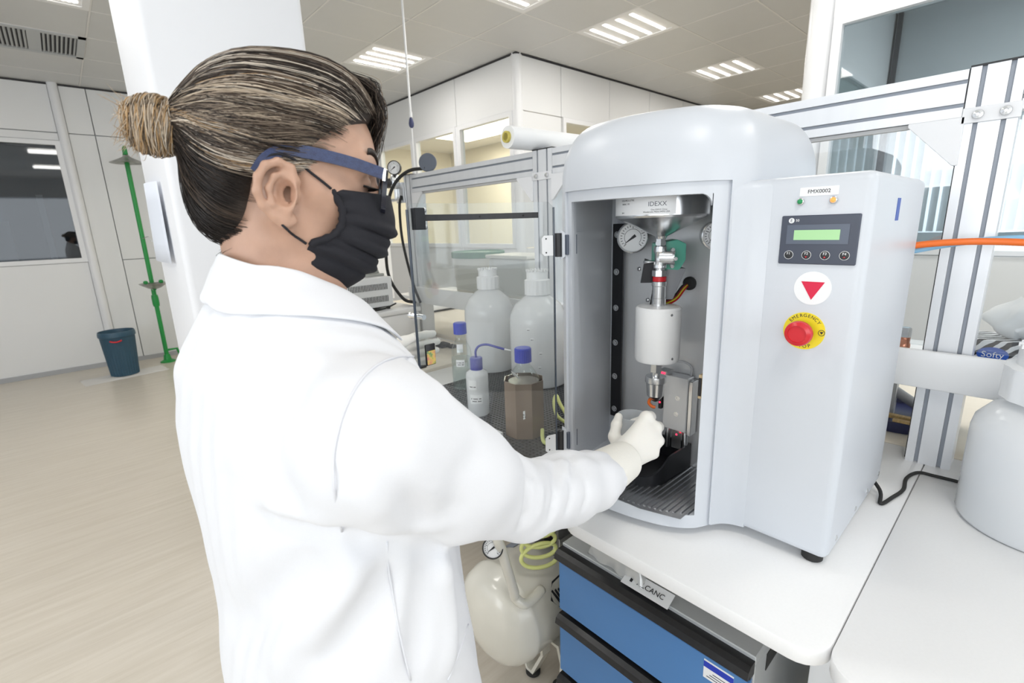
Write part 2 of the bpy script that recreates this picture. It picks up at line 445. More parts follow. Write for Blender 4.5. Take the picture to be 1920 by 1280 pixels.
w1 = frame_window('window_1', 'Y', Yw, -1.0, .2, 1.19, 2.44, .06, darkglass)
# dim room beyond that window
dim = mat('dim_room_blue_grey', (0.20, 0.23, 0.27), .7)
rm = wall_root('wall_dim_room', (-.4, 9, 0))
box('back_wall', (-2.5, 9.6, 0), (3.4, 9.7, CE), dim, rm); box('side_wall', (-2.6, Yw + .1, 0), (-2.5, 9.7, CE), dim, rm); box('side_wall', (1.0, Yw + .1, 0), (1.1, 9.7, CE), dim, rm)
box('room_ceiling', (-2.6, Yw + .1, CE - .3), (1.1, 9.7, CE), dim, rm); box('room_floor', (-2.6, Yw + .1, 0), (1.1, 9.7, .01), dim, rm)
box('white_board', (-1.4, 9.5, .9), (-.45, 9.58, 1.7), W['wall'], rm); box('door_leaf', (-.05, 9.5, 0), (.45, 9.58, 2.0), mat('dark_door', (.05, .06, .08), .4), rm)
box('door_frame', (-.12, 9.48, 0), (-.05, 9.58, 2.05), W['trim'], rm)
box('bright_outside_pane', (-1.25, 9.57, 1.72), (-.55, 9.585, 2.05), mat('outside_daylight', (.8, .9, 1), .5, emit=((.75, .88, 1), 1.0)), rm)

# ---- partition room with warm light (corner at x=3.46, y=3.62)
Xp, Yp = 3.46, 3.62
wp = wall_root('wall_partition', (Xp, Yp, 0))
MB().lathe([(.055, 0), (.055, CE)], (Xp + .05, Yp + .05, 0), (0, 0, 1), 24).build('corner_post', W['trim'], wp, auto=40)
jy = [3.67, 4.6, 5.5, 6.4, 7.15]
for k, (a0, a1) in enumerate(zip(jy[:-1], jy[1:])):
    vpanel('wall_panel', 'X', Xp, a0, a1, 2.50, CE - .015, .04, wp)
    vpanel('wall_panel', 'X', Xp, a0, a1, 0, 1.19, .04, wp)
    frame_window('window_%d' % (k + 2), 'X', Xp, a0 + .02, a1 - .02, 1.19, 2.50, .05, glass)
    bx('mullion', 'X', Xp, Xp + .04, a1 - .02, a1 + .02, 1.19, 2.5, W['trim'], wp)
jx = [3.52, 4.09, 4.92, 5.75, 6.58, 7.4]
for k, (a0, a1) in enumerate(zip(jx[:-1], jx[1:])):
    vpanel('wall_panel', 'Y', Yp, a0, a1, 2.50, CE - .015, .04, wp)
    vpanel('wall_panel', 'Y', Yp, a0, a1, 0, 1.19, .04, wp)
    if k == 0: vpanel('wall_panel', 'Y', Yp, a0, a1, 1.19, 2.5, .04, wp)
    else: frame_window('window_%d' % (k + 6), 'Y', Yp, a0 + .02, a1 - .02, 1.19, 2.50, .05, glass)
bx('dark_shadow_gap', 'X', Xp - .004, Xp + .03, Yp, Yw, CE - .014, CE - .002, W['dark'], wp)
bx('dark_shadow_gap', 'Y', Yp - .004, Yp + .03, Xp, 9.0, CE - .014, CE - .002, W['dark'], wp)
# interior
ri = wall_root('wall_warm_room', (5, 5, 0))
box('room_wall', (7.35, Yp + .05, 0), (7.4, Yw, CE), W['cream'], ri); box('room_wall', (Xp + .05, Yw - .02, 0), (7.35, Yw + .02, CE), W['cream'], ri)
box('room_wall', (5.2, 4.6, 0), (5.25, Yw, CE - .25), W['cream'], ri)
box('room_ceiling', (Xp + .05, Yp + .05, CE - .35), (7.35, Yw, CE - .3), W['grid'], ri)
t = thing('ceiling_light', 'warm ceiling panel light inside the glazed partition room', 'ceiling light', (4.4, 5.2, CE - .36))
box('diffuser', (4.1, 4.4, CE - .362), (4.7, 6.0, CE - .351), mat('warm_diffuser', (1, 1, 1), .4, emit=((1, .9, .72), 3.0)), t)
area('partition_room_light', (4.4, 5.2, CE - .40), (4.4, 5.2, 0), .6, 1.6, 30, (1.0, .90, .74))
area('partition_room_light', (6.3, 5.2, CE - .40), (6.3, 5.2, 0), .6, 1.6, 24, (1.0, .90, .74))

# ---- wall with the window at right (x=3.46, y<1.13)
wr = wall_root('wall_right', (Xp, 0, 0))
MB().lathe([(.07, 0), (.07, CE)], (Xp + .05, 1.075, 0), (0, 0, 1), 24).build('corner_post', W['trim'], wr, auto=40)
vpanel('wall_panel', 'X', Xp, -1.1, 1.01, 2.50, CE - .015, .04, wr); vpanel('wall_panel', 'X', Xp, -1.1, 1.01, 0, 1.19, .04, wr)
vpanel('wall_panel', 'X', Xp, -3.55, -1.1, 0, CE, .04, wr)
frame_window('window_12', 'X', Xp, -1.08, 1.0, 1.19, 2.50, .06, clear_mat('grey_room_glass', (.78, .81, .82), .05))
vpanel('wall_panel', 'Y', 1.13, Xp + .1, 9.1, 0, CE, -.05, wr)
g2 = mat('grey_room_wall', (.55, .58, .59), .6)
rg = wall_root('wall_grey_room', (4.5, 0, 0))
box('back_wall', (5.25, -3.5, 0), (5.3, 1.07, CE), g2, rg); box('room_ceiling', (Xp + .06, -3.5, CE - .05), (5.25, 1.07, CE), g2, rg)
box('room_floor', (Xp + .06, -3.5, 0), (5.25, 1.07, .01), g2, rg); box('side_wall', (Xp + .06, -3.55, 0), (5.25, -3.5, CE), g2, rg)
frame_window('window_13', 'Y', 1.07, 3.75, 5.05, 1.0, 2.35, -.03, clear_mat('inner_room_glass', (.8, .85, .85), .05))
bl = wall_root('window_14', (5.24, .65, 1.25))
box('pane', (5.238, .05, 1.25), (5.249, 1.0, 2.1), mat('daylit_pane', (.9, .95, 1), .4, emit=((.85, .93, 1), .9)), bl)
for k in range(15): MB().obox((5.20, .07 + k * .065, 1.68), (.5, .87, 0), (-.87, .5, 0), (0, 0, 1), .028, .001, .42).build('blind_slat', W['paper'], bl)
box('blind_rail', (5.18, .03, 2.10), (5.23, 1.02, 2.14), W['trim'], bl)
box('corner_strip', (5.22, 1.03, 0), (5.25, 1.06, CE), W['dark'], rg)
area('grey_room_light', (4.3, -1.0, CE - .1), (4.3, -1.0, 0), .5, 1.0, 42, (.95, 1, 1))

# ---- walls behind the camera with window bands
wb = wall_root('wall_rear', (-3.55, 2, 0))
box('wall_panel', (-3.6, -3.6, 0), (-3.55, 7.2, .95), W['wall'], wb); box('wall_panel', (-3.6, -3.6, 2.55), (-3.55, 7.2, CE), W['wall'], wb)
box('wall_panel', (-3.6, 5.6, .95), (-3.55, 7.2, 2.55), W['wall'], wb); box('wall_panel', (-3.6, -3.6, .95), (-3.55, -2.4, 2.55), W['wall'], wb)
for k in range(5):
    yy = -2.4 + k * 2.0
    box('mullion', (-3.6, yy - .05, .95), (-3.55, yy + .05, 2.55), W['trim'], wb)
ws = wall_root('wall_south', (2, -3.55, 0))
box('wall_panel', (-3.55, -3.6, 0), (9.2, -3.55, .95), W['wall'], ws); box('wall_panel', (-3.55, -3.6, 2.55), (9.2, -3.55, CE), W['wall'], ws)
box('wall_panel', (4.9, -3.6, .95), (9.2, -3.55, 2.55), W['wall'], ws); box('wall_panel', (-3.55, -3.6, .95), (-1.3, -3.55, 2.55), W['wall'], ws)
for k in range(4):
    xx = -1.3 + k * 2.05
    box('mullion', (xx - .05, -3.6, .95), (xx + .05, -3.55, 2.55), W['trim'], ws)
we = wall_root('wall_far_end', (9.1, 2.4, 0))
box('wall_panel', (9.1, -3.6, 0), (9.2, 7.3, CE), W['cream'], we)

# ---- white pillar
pl = struct(MB().box((.28, 1.85, 0), (.762, 2.35, CE)).build('wall_pillar', W['pillar'], bevel=.02, seg=3))
# ================================================================ WORKTOPS, CABINET
BZ = 0.75
def rounded_top(name, x0, x1, y0, y1, z0, z1, r, material, parent, corners=(1, 1, 1, 1)):
    """rectangle with chosen rounded corners (x0y0, x1y0, x1y1, x0y1)"""
    pts = []
    for (cx, cy, a), on_ in zip(((x0, y0, 180), (x1, y0, 270), (x1, y1, 0), (x0, y1, 90)), corners):
        if not on_: pts.append((cx, cy)); continue
        ccx = cx + (r if cx == x0 else -r); ccy = cy + (r if cy == y0 else -r)
        for k in range(7):
            t_ = math.radians(a + k * 15); pts.append((ccx + r * math.cos(t_), ccy + r * math.sin(t_)))
    return MB().prism(pts, (0, 0, z0), (1, 0, 0), (0, 1, 0), (0, 0, 1), z1 - z0).build(name, material, parent, bevel=.003, seg=2)

t = thing('lab_bench', 'white lab bench carrying the elution machine', 'bench', (1.15, .4, 0))
rounded_top('worktop', .749, 1.716, .1345, .685, BZ - .032, BZ, .05, W['top'], t, (1, 0, 0, 1))
for x, y in ((.98, .17), (1.6, .17), (1.6, .62)):
    box('leg', (x - .025, y - .025, 0), (x + .025, y + .025, BZ - .032), W['cabgrey'] if y > .3 else W['whitep'], t, bevel=.003)
box('apron', (1.55, .2, BZ - .12), (1.575, .62, BZ - .032), W['cabgrey'], t)
t = thing('lab_bench', 'white lab bench at lower right with the big carboy on it', 'bench', (1.15, -.6, 0))
rounded_top('worktop', .735, 1.716, -1.5, .133, BZ - .032, BZ, .05, W['top'], t, (0, 0, 0, 1))
for x, y in ((.9, .09), (1.6, .09), (.9, -1.4), (1.6, -1.4)):
    box('leg', (x - .025, y - .025, 0), (x + .025, y + .025, BZ - .032), W['whitep'], t, bevel=.003)
box('side_panel', (.95, .085, 0.1), (1.55, .10, BZ - .033), mat('pale_blue_panel', (.55, .68, .80), .5), t)

# bench to the left of the machine that carries the bottles
t = thing('lab_bench', 'lab bench left of the machine with black bottle mat', 'bench', (1.25, 1.25, 0))
rounded_top('worktop', .86, 1.56, .70, 1.93, BZ - .032, BZ - .006, .03, W['top'], t, (1, 0, 0, 0))
for x, y in ((1.36, .735), (1.53, .735), (.94, 1.86), (1.53, 1.86)):
    box('leg', (x - .02, y - .02, .03), (x + .02, y + .02, BZ - .032), W['whitep'], t, bevel=.003)
    MB().lathe([(.018, 0), (.022, .004), (.022, .028), (.016, .034)], (x, y, 0)).build('foot', W['rubber'], t, auto=40)
rg_ = mat('rail_grey', (.42, .45, .48), .5)
for z in (.16, .32):
    box('cross_rail', (.96, 1.845, z), (1.51, 1.875, z + .04), rg_, t)
box('back_rail', (1.515, .757, .30), (1.54, 1.84, .34), rg_, t)

# black perforated mat
mt = thing('perforated_mat', 'black perforated rubber mat under the bottles', 'mat', (1.2, 1.2, BZ - .006))
box('mat_base', (.87, .715, BZ - .0058), (1.56, 1.70, BZ - .003), W['dark'], mt)
mb = MB()
nx, ny = 46, 64
def webbed(nx, ny):
    x0, y0, x1, y1 = .87, .715, 1.56, 1.70
    dx, dy = (x1 - x0) / nx, (y1 - y0) / ny
    V, F = [], []
    for i in range(nx):
        for j in range(ny):
            ox = x0 + i * dx; oy = y0 + j * dy; sh = 0
            a = [(0, 0), (dx, 0), (dx, dy), (0, dy)]
            g = [(.28 * dx, .22 * dy), (.80 * dx, .22 * dy), (.80 * dx, .78 * dy), (.28 * dx, .78 * dy)]
            n = len(V)
            V += [(ox + p, oy + q, BZ) for p, q in a] + [(ox + p, oy + q, BZ) for p, q in g] + [(ox + p, oy + q, BZ - .003) for p, q in g]
            F += [(n + k, n + (k + 1) % 4, n + 4 + (k + 1) % 4, n + 4 + k) for k in range(4)] + [(n + 4 + k, n + 4 + (k + 1) % 4, n + 8 + (k + 1) % 4, n + 8 + k) for k in range(4)]
    return V, F
V, F = webbed(nx, ny)
o = obj('mat_mesh', V, F, mat('mat_dark_rubber', (.05, .054, .062), .32), mt)
o['kind'] = 'stuff'

# drawer cabinet
t = thing('drawer_cabinet', 'low cabinet with blue drawer fronts under the bench', 'cabinet', (1.05, .5, 0))
cx0, cx1, cy0, cy1, cz = .83, 1.32, .255, .745, .605
def panel(n, a, b_): return box(n, a, b_, W['cabgrey'], t, bevel=.002, seg=1)
panel('top_panel', (cx0, cy0, cz - .02), (cx1, cy1, cz)); panel('side_panel', (cx0, cy0, .08), (cx1, cy0 + .018, cz - .02)); panel('side_panel', (cx0, cy1 - .018, .08), (cx1, cy1, cz - .02))
panel('back_panel', (cx1 - .015, cy0 + .018, .08), (cx1, cy1 - .018, cz - .02)); panel('bottom_panel', (cx0, cy0 + .018, .08), (cx1 - .015, cy1 - .018, .1))
for k in range(3):
    z1 = .585 - k * .2; z0 = z1 - .172 if k < 2 else .10
    d = box('drawer_front', (cx0 - .018, cy0 + .003, z0), (cx0 - .001, cy1 - .003, z1 - .028), W['blue'], t, bevel=.0015, seg=1)
    hp = [(-.034, -.004), (-.03, .012), (-.018, .018), (0, .018), (0, -.012), (-.018, -.014), (-.02, -.002), (-.026, -.006)]
    MB().prism([(a, b_) for a, b_ in hp], (cx0, cy0 + .001, z1 - .006), (1, 0, 0), (0, 0, 1), (0, 1, 0), cy1 - cy0 - .002).build('pull_handle', W['black'], d)
    box('drawer_box', (cx0 + .002, cy0 + .03, z0 + .01), (cx1 - .03, cy1 - .03, z1 - .05), W['cabgrey'], t)
st = box('sticker', (cx0 - .0186, .285, .505), (cx0 - .0181, .345, .55), W['paper'], t)
box('sticker_band', (cx0 - .0190, .285, .532), (cx0 - .0186, .345, .546), W['bluecap'], st)
for k in range(3):
    box('sticker_print', (cx0 - .0190, .292, .511 + k * .006), (cx0 - .0186, .338 - k * .006, .5125 + k * .006), W['ink'], st)
box('side_vent', (cx0 + .06, cy0 - .0012, .53), (cx0 + .13, cy0, .57), W['black'], t)
MB().lathe([(.009, 0), (.009, .002), (.004, .003), (0, .003)], (cx0 + .07, cy0 + .05, cz)).build('screw_cap', W['cabgrey'], t, auto=40)
for x in (cx0 + .05, cx1 - .05):
    for y in (cy0 + .05, cy1 - .05):
        MB().cyl((x, y, 0), (x, y, .08), .025, n=16).build('caster', W['rubber'], t, auto=40)

# crumpled plastic bag with print lying on the cabinet
def crumple(name, cx, cy, z, sx, sy, h, material, n=18, rot=0.0, seed=3):
    r_ = np.random.default_rng(seed); V = []; F = []
    ph = r_.uniform(0, 6, 12); k_ = r_.uniform(18, 70, (12, 2)) * r_.choice([-1, 1], (12, 2))
    for layer in (0, 1):
        for i in range(n + 1):
            for j in range(n + 1):
                u, v = i / n * 2 - 1, j / n * 2 - 1
                x, y = u * sx, v * sy
                e = max(0, 1 - max(abs(u), abs(v)) ** 4)
                zz = h * e * (.55 + .5 * abs(sum(math.sin(k_[q, 0] * x + k_[q, 1] * y + ph[q]) for q in range(6))) / 3) if layer else .0005
                xr, yr = x * math.cos(rot) - y * math.sin(rot), x * math.sin(rot) + y * math.cos(rot)
                V.append((cx + xr + (.004 * math.sin(9 * v + ph[0]) if abs(u) == 1 else 0), cy + yr, z + zz + .0005 * layer))
    m_ = (n + 1) ** 2
    for i in range(n):
        for j in range(n):
            a = i * (n + 1) + j
            F.append((m_ + a, m_ + a + n + 1, m_ + a + n + 2, m_ + a + 1)); F.append((a, a + 1, a + n + 2, a + n + 1))
    return obj(name, V, F, material, None, smooth=True)
bagm = clear_mat('clear_bag_plastic', (.95, .96, .96), .12, .12, .72, (.90, .91, .90))
t = thing('plastic_bag', 'crumpled clear plastic bag with printed tag on the blue cabinet', 'bag', (.90, .575, cz))
o = crumple('bag_film', .872, .585, cz + .0005, .036, .085, .070, bagm, rot=-.05); o.location = o.location - Vector(t.location); o.parent = t; o['_o'] = t['_o']
tg = MB().obox((.836, .495, cz + .006), (.9, 0, .43), (0, 1, 0), (-.43, 0, .9), .018, .060, .0006).build('printed_tag', W['paper'], t)
text('lettering', 'ALCANC', .017, (.834, .485, cz + .0075), (0, -1, 0), (.9, 0, .43), W['ink'], tg)
MB().obox((.836, .535, cz + .0072), (.9, 0, .43), (0, 1, 0), (-.43, 0, .9), .007, .003, .0003).build('print_mark', W['ink'], tg)
# ================================================================ ELUTION MACHINE
MZ0 = .772
front = [(.990, .382), (.968, .385), (.936, .396), (.888, .421), (.855, .465), (.835, .518), (.823, .575), (.818, .63), (.822, .685), (.833, .728)]
fr_c = catmull(front, 6)
lside = catmull([(.833, .728), (.845, .747), (.875, .762), (.95, .783), (1.10, .803), (1.30, .806)], 5)[1:]
back = catmull([(1.30, .806), (1.345, .79), (1.36, .75)], 4)[1:] + [np.array((1.36, .46))] + catmull([(1.36, .46), (1.35, .40), (1.31, .383)], 4)[1:]
rside = [np.array((1.15, .382)), np.array((1.03, .382))]
outline = np.array([tuple(p) for p in list(fr_c) + list(lside) + back + rside])   # counter-clockwise? (checked by area)
def poly_area(P): return .5 * np.sum(P[:, 0] * np.roll(P[:, 1], -1) - np.roll(P[:, 0], -1) * P[:, 1])
if poly_area(outline) < 0: outline = outline[::-1]
def inset(P, d):
    """offset polygon inwards by d (P counter-clockwise)"""
    e = np.roll(P, -1, 0) - P; e /= np.linalg.norm(e, axis=1)[:, None]
    n = np.stack([-e[:, 1], e[:, 0]], 1)          # inward normal for ccw
    a, b_ = np.roll(n, 1, 0), n; m_ = a + b_; m_ /= np.linalg.norm(m_, axis=1)[:, None]
    k = d / np.clip((m_ * b_).sum(1), .35, 1)
    return P + m_ * np.array(k).reshape(-1, 1)
def loft(rings, zs):
    n = len(rings[0]); V = []; F = []
    for R_, z in zip(rings, zs): V += [(p[0], p[1], z if np.isscalar(z) else z[i]) for i, p in enumerate(R_)]
    for k in range(len(rings) - 1):
        for i in range(n):
            j = (i + 1) % n; F.append((k * n + i, k * n + j, (k + 1) * n + j, (k + 1) * n + i))
    F.append(tuple(range(n - 1, -1, -1))); F.append(tuple(range((len(rings) - 1) * n, len(rings) * n)))
    return V, F
M = thing('elution_machine', 'pale grey sample elution machine with open clear door', 'machine', (1.1, .5, BZ))

# tower: straight walls, then a big soft shoulder
cen = np.array([1.10, .585])
rings = [inset(outline, .006), outline]; zs = [MZ0, MZ0 + .006]
ztop0 = 1.50
rings.append(outline); zs.append(ztop0)
for k in range(1, 13):
    a = k / 12 * math.pi / 2; s_ = 1 - math.cos(a)
    # left and front edges droop more than the rear
    P = outline + (cen - outline) * (s_ * np.array([.30, .30]))
    rings.append(P); zs.append(ztop0 + .128 * math.sin(a) ** .92)
for q in (.55, .8, .97):
    P = outline + (cen - outline) * (.30 + .70 * q); rings.append(P); zs.append(ztop0 + .128 + .012 * q)
V, F = loft(rings, zs)
tower = obj('tower_shell', V, F, W['shell'], M)

# chamber cavity
fi = int(np.argmin(np.hypot(*(outline - np.array((.888, .421))).T)))
inner = np.array([(.80, .437), (.80, .705), (.848, .727), (.875, .742), (.95, .765), (1.085, .785), (1.095, .775), (1.095, .40), (.95, .40), (.895, .415)])
op = [(.70, .4345), (.70, .9)]
# the opening itself: cutter in front, between right jamb and left jamb
cut = np.array([(.60, .30), (.60, .72), (.836, .712), (.850, .716), (.95, .765), (1.085, .785), (1.095, .775), (1.095, .415), (.93, .412), (.893, .424)])
cut[0] = (.60, .285)
def prism_obj(P, z0, z1):
    if poly_area(P) < 0: P = P[::-1]
    V, F = loft([P, P], [z0, z1]); return obj('cutter', V, F)
# front of the cutter follows a cylinder so the header keeps its curve
def rounded_cut():
    c = MB().prism([tuple(p) for p in cut], (0, 0, .803), (1, 0, 0), (0, 1, 0), (0, 0, 1), 1.465 - .803).build('cutter')
    return c
boolean(tower, rounded_cut())
# chamber goes on upwards behind the header
chv = np.array([(.905, .45), (.875, .50), (.86, .56), (.852, .60), (.855, .68), (.87, .73), (.95, .765), (1.085, .785), (1.095, .775), (1.095, .415), (.93, .412)])
boolean(tower, prism_obj(chv, 1.40, 1.50))
# shallow recess around the opening where the door closes
fr_idx = [p for p in fr_c if p[1] > .402]
ring_o = [p + (np.array(p) - np.array((1.16, .62))) / np.linalg.norm(np.array(p) - np.array((1.16, .62))) * .05 for p in fr_idx]
ring_i = [p - (np.array(p) - np.array((1.16, .62))) / np.linalg.norm(np.array(p) - np.array((1.16, .62))) * .006 for p in fr_idx]
rec = np.array(ring_o + ring_i[::-1])
boolean(tower, prism_obj(rec, .70, 1.487))
sharp(tower, 32)

def corner_wedge(p, q, r_=.022, zt=1.4655):
    """small fillet that rounds an upper corner of the opening; p corner, q towards the opening (plan)"""
    p, q = np.array(p), np.array(q); u_ = (q - p) / np.linalg.norm(q - p); n_ = np.array((-u_[1], u_[0])); n_ = n_ if n_[0] > 0 else -n_
    pts = [(0, 0), (0, -r_)] + [(r_ - r_ * math.cos(a), -r_ + r_ * math.sin(a)) for a in np.linspace(.15, 1.42, 7)] + [(r_, 0)]
    MB().prism(pts, (*p, zt), (*u_, 0), (0, 0, 1), (*n_, 0), .012).build('corner_fillet', W['shell'], M)
corner_wedge((.8905, .4235), (.8655, .456)); 
# control housing to the right
def roundbox(name, x0, x1, y0, y1, z0, z1, r, material, parent, seg=4):
    return MB().box((x0, y0, z0), (x1, y1, z1)).build(name, material, parent, bevel=r, seg=seg)
hs = roundbox('control_housing', .966, 1.40, .193, .50, MZ0, 1.487, .016, W['shell'], M, 4)
boolean(hs, prism_obj(np.array([(.90, .384), (1.2, .3825), (1.45, .3825), (1.45, .6), (.90, .6)]), .6, 1.7)); sharp(hs, 32)
arc_ = catmull([(.924, .4015), (.944, .3885), (.957, .372), (.9655, .348)], 6)
nf = len(arc_); V = []; F = []
for z, ins_ in ((MZ0 + .002, .002), (MZ0 + .006, 0), (1.470, 0), (1.480, .004), (1.4855, .012)):
    V += [(p[0] + ins_, p[1] + ins_ * .3, z) for p in arc_] + [(.975, .348, z), (.975, .395, z)]
nr = nf + 2
for k in range(4):
    for i in range(nr): j = (i + 1) % nr; F.append((k * nr + i, k * nr + j, (k + 1) * nr + j, (k + 1) * nr + i))
F += [tuple(range(nr - 1, -1, -1)), tuple(range(4 * nr, 5 * nr))]
obj('blend_panel', V, F, W['shell'], M, autosmooth=40)
for x, y in ((1.0, .225), (1.34, .225), (.90, .60), (1.30, .72)):
    MB().lathe([(.017, 0), (.019, .002), (.019, .022)], (x, y, BZ), n=24).build('foot', W['rubber'], M, auto=40)
for x, z in ((1.02, .80), (1.16, .80), (1.26, .80), (1.37, .80)):
    MB().lathe([(.006, 0), (.006, .001), (.003, .002), (0, .002)], (x, .193, z), (0, -1, 0), 14).build('screw', W['steel'], M, auto=40)
box('side_sticker', (1.13, .1923, 1.405), (1.155, .193, 1.445), mat('blue_sticker', (.04, .10, .42), .5), M)

# --- front plate items; front plane x=.966, reading direction -Y, up +Z
FX = .966
ux, uz = (0, -1, 0), (0, 0, 1)
pn = box('control_panel', (FX - .004, .2085, 1.336), (FX + .002, .3275, 1.420), mat('panel_dark_blue_grey', (.055, .065, .095), .35), M, bevel=.0015, seg=1)
box('screen_bezel', (FX - .0048, .222, 1.371), (FX - .004, .317, 1.404), mat('bezel_blue_grey', (.10, .12, .165), .3), pn)
box('display', (FX - .0054, .235, 1.378), (FX - .0048, .305, 1.395), mat('lcd_green', (.30, .52, .26), .3, emit=((.42, .72, .36), .25)), pn)
MB().cyl((FX - .0041, .311, 1.4115), (FX - .0047, .311, 1.4115), .0046, n=24).build('logo_disc', W['paper'], pn)
text('lettering', 'E', .0075, (FX - .0047, .311, 1.4115), ux, uz, MATS['panel_dark_blue_grey'], pn, .0003)
text('lettering', '50', .006, (FX - .0041, .3015, 1.4115), ux, uz, W['paper'], pn, .0003)
for k in range(4):
    y = .3105 - k * .0285
    b_ = MB().lathe([(.0072, 0), (.0072, .0006), (.0062, .0014), (0, .0018)], (FX - .0041, y, 1.352), (-1, 0, 0), 24).build('button', W['black'], pn, auto=30)
    text('lettering', 'F%d' % (k + 1), .0062, (FX - .0061, y, 1.3545), ux, uz, W['paper'], b_, .0001)
    MB().tube([(FX - .0047, y + .0072 * math.cos(a), 1.352 + .0072 * math.sin(a)) for a in np.linspace(0, 6.283, 25)[:-1]], .0004, 5, True).build('ring', W['paper'], b_)
    if k:
        tri = {1: [(-.0018, .0012), (.0018, .0012), (0, -.0018)], 2: [(-.0018, -.0012), (.0018, -.0012), (0, .0018)], 3: [(-.002, 0), (.001, .0015), (.002, -.0006)]}[k]
        MB().prism(tri, (FX - .0061, y, 1.3488), ux, uz, (-1, 0, 0), .0003).build('arrow', W['red'], b_)
lab = box('asset_label', (FX - .0006, .245, 1.452), (FX, .3035, 1.4665), W['paper'], M)
text('lettering', 'FMX0002', .0088, (FX - .0006, .274, 1.459), ux, uz, W['ink'], lab, .0003)
for y, c, e, n in ((.301, (.02, .30, .10), .0, 'green'), (.251, (.9, .12, .03), 1.6, 'orange')):
    l_ = MB().lathe([(.006, 0), (.006, .003), (.0045, .004)], (FX, y, 1.4435), (-1, 0, 0), 20).build('indicator_lamp', W['steel'], M, auto=40)
    MB().lathe([(.0044, .003), (.0044, .0045), (.003, .007), (0, .008)], (FX, y, 1.4435), (-1, 0, 0), 20).build('lens', mat('lamp_' + n, c, .15, emit=((1, .22, .05), e) if e else None), l_, smooth=True)
ds = MB().cyl((FX, .268, 1.294), (FX - .0008, .268, 1.294), .0295, n=48).build('warning_disc', W['paper'], M)
MB().prism([(-.0185, .0125), (.0185, .0125), (0, -.0195)], (FX - .0008, .268, 1.293), ux, uz, (-1, 0, 0), .0006).build('red_triangle', mat('sign_red', (.70, .01, .06), .5), ds)
es = thing_part = MB().cyl((FX, .274, 1.216), (FX - .0015, .274, 1.216), .034, n=48).build('emergency_stop', W['yellow'], M)
MB().lathe([(.0145, 0), (.0145, .012), (.012, .014)], (FX - .0015, .274, 1.216), (-1, 0, 0), 32).build('collar', W['steel'], es, auto=40)
MB().lathe([(.0135, .012), (.0205, .018), (.0225, .024), (.0225, .030), (.021, .034), (.015, .0365), (.0145, .0345), (0, .0345)], (FX - .0015, .274, 1.216), (-1, 0, 0), 40).build('mushroom_button', W['red'], es, auto=25)
def arc_text(s_, r, a0, step, size, flip=False):
    for k, ch in enumerate(s_):
        a = math.radians(a0 + k * step)
        d = np.array((0, -math.cos(a), math.sin(a))); p = np.array((FX - .0015, .274, 1.216)) + r * d
        up = d if not flip else -d; rt_ = np.cross(up, (-1, 0, 0))
        text('lettering', ch, size, p, rt_, up, W['ink'], es, .0003)
arc_text('EMERGENCY', .0285, 142, -13, .0085)
arc_text('STOP', .0285, 248, 15, .0085, True)
MB().tube([(FX - .0018, .274 - .0285 * 1 + .005 * math.cos(a), 1.216 + .005 * math.sin(a)) for a in np.linspace(0, 6.283, 25)[:-1]], .0005, 5, True).build('stop_symbol', W['ink'], es)
MB().prism([(-.003, .002), (.003, .002), (0, -.003)], (FX - .0016, .2455, 1.216), ux, uz, (-1, 0, 0), .0003).build('stop_symbol', W['ink'], es)

# --- chamber interior
bp = box('back_plate', (1.088, .41, .803), (1.0945, .742, 1.462), W['brushed'], M)
box('side_liner', (.95, .4125, .803), (1.088, .4145, 1.46), W['brushed'], M)
for y, z in ((.655, 1.245), (.672, 1.222), (.480, 1.128), (.70, 1.30), (.445, 1.36), (.64, 1.02), (.655, .985), (.44, .92)):
    MB().lathe([(.006, 0), (.0054, .003), (0, .005)], (1.088, y, z), (-1, 0, 0), 14).build('rivet', W['steel'], bp, smooth=True)
rl = MB().prism([(-.0, 0), (-.012, 0), (-.012, -.034), (-.006, -.034), (-.006, -.006), (0, -.006)], (1.086, .775, .882), (1, 0, 0), (0, 1, 0), (0, 0, 1), 1.415 - .882).build('mounting_rail', W['blackmetal'], M, bevel=.001, seg=1)
for k in range(6):
    MB().lathe([(.0085, 0), (.0085, .001), (.006, .001), (.005, .004), (.002, .0045), (.0015, .003), (0, .003)], (1.074, .761, .905 + k * .0965), (-1, 0, 0), 18).build('bolt', W['steel'], rl, auto=40)

PX, PY = .975, .575                       # axis of the dosing line
hop = MB().lathe([(0.098, 1.499), (.098, 1.430), (.095, 1.426), (.013, 1.386), (.010, 1.38)], (PX, PY, 0), n=64).build('hopper', W['steel'], M, auto=25)
hop.data.materials[0] = W['steel']
# curved label on the hopper
def wrap(name, a0, a1, z0, z1, r, material, parent, n=24):
    V = []; F = []
    for i in range(n + 1):
        a = math.radians(a0 + (a1 - a0) * i / n)
        for rr in (r, r + .0004):
            for z in (z0, z1): V.append((PX + rr * math.cos(a), PY + rr * math.sin(a), z))
    for i in range(n):
        b0, b1 = i * 4, i * 4 + 4
        F += [(b0 + 2, b0 + 3, b1 + 3, b1 + 2), (b0, b1, b1 + 1, b0 + 1), (b0, b0 + 2, b1 + 2, b1), (b0 + 1, b1 + 1, b1 + 3, b0 + 3)]
    F += [(0, 1, 3, 2), (n * 4, n * 4 + 2, n * 4 + 3, n * 4 + 1)]
    return obj(name, V, F, material, parent, smooth=False)
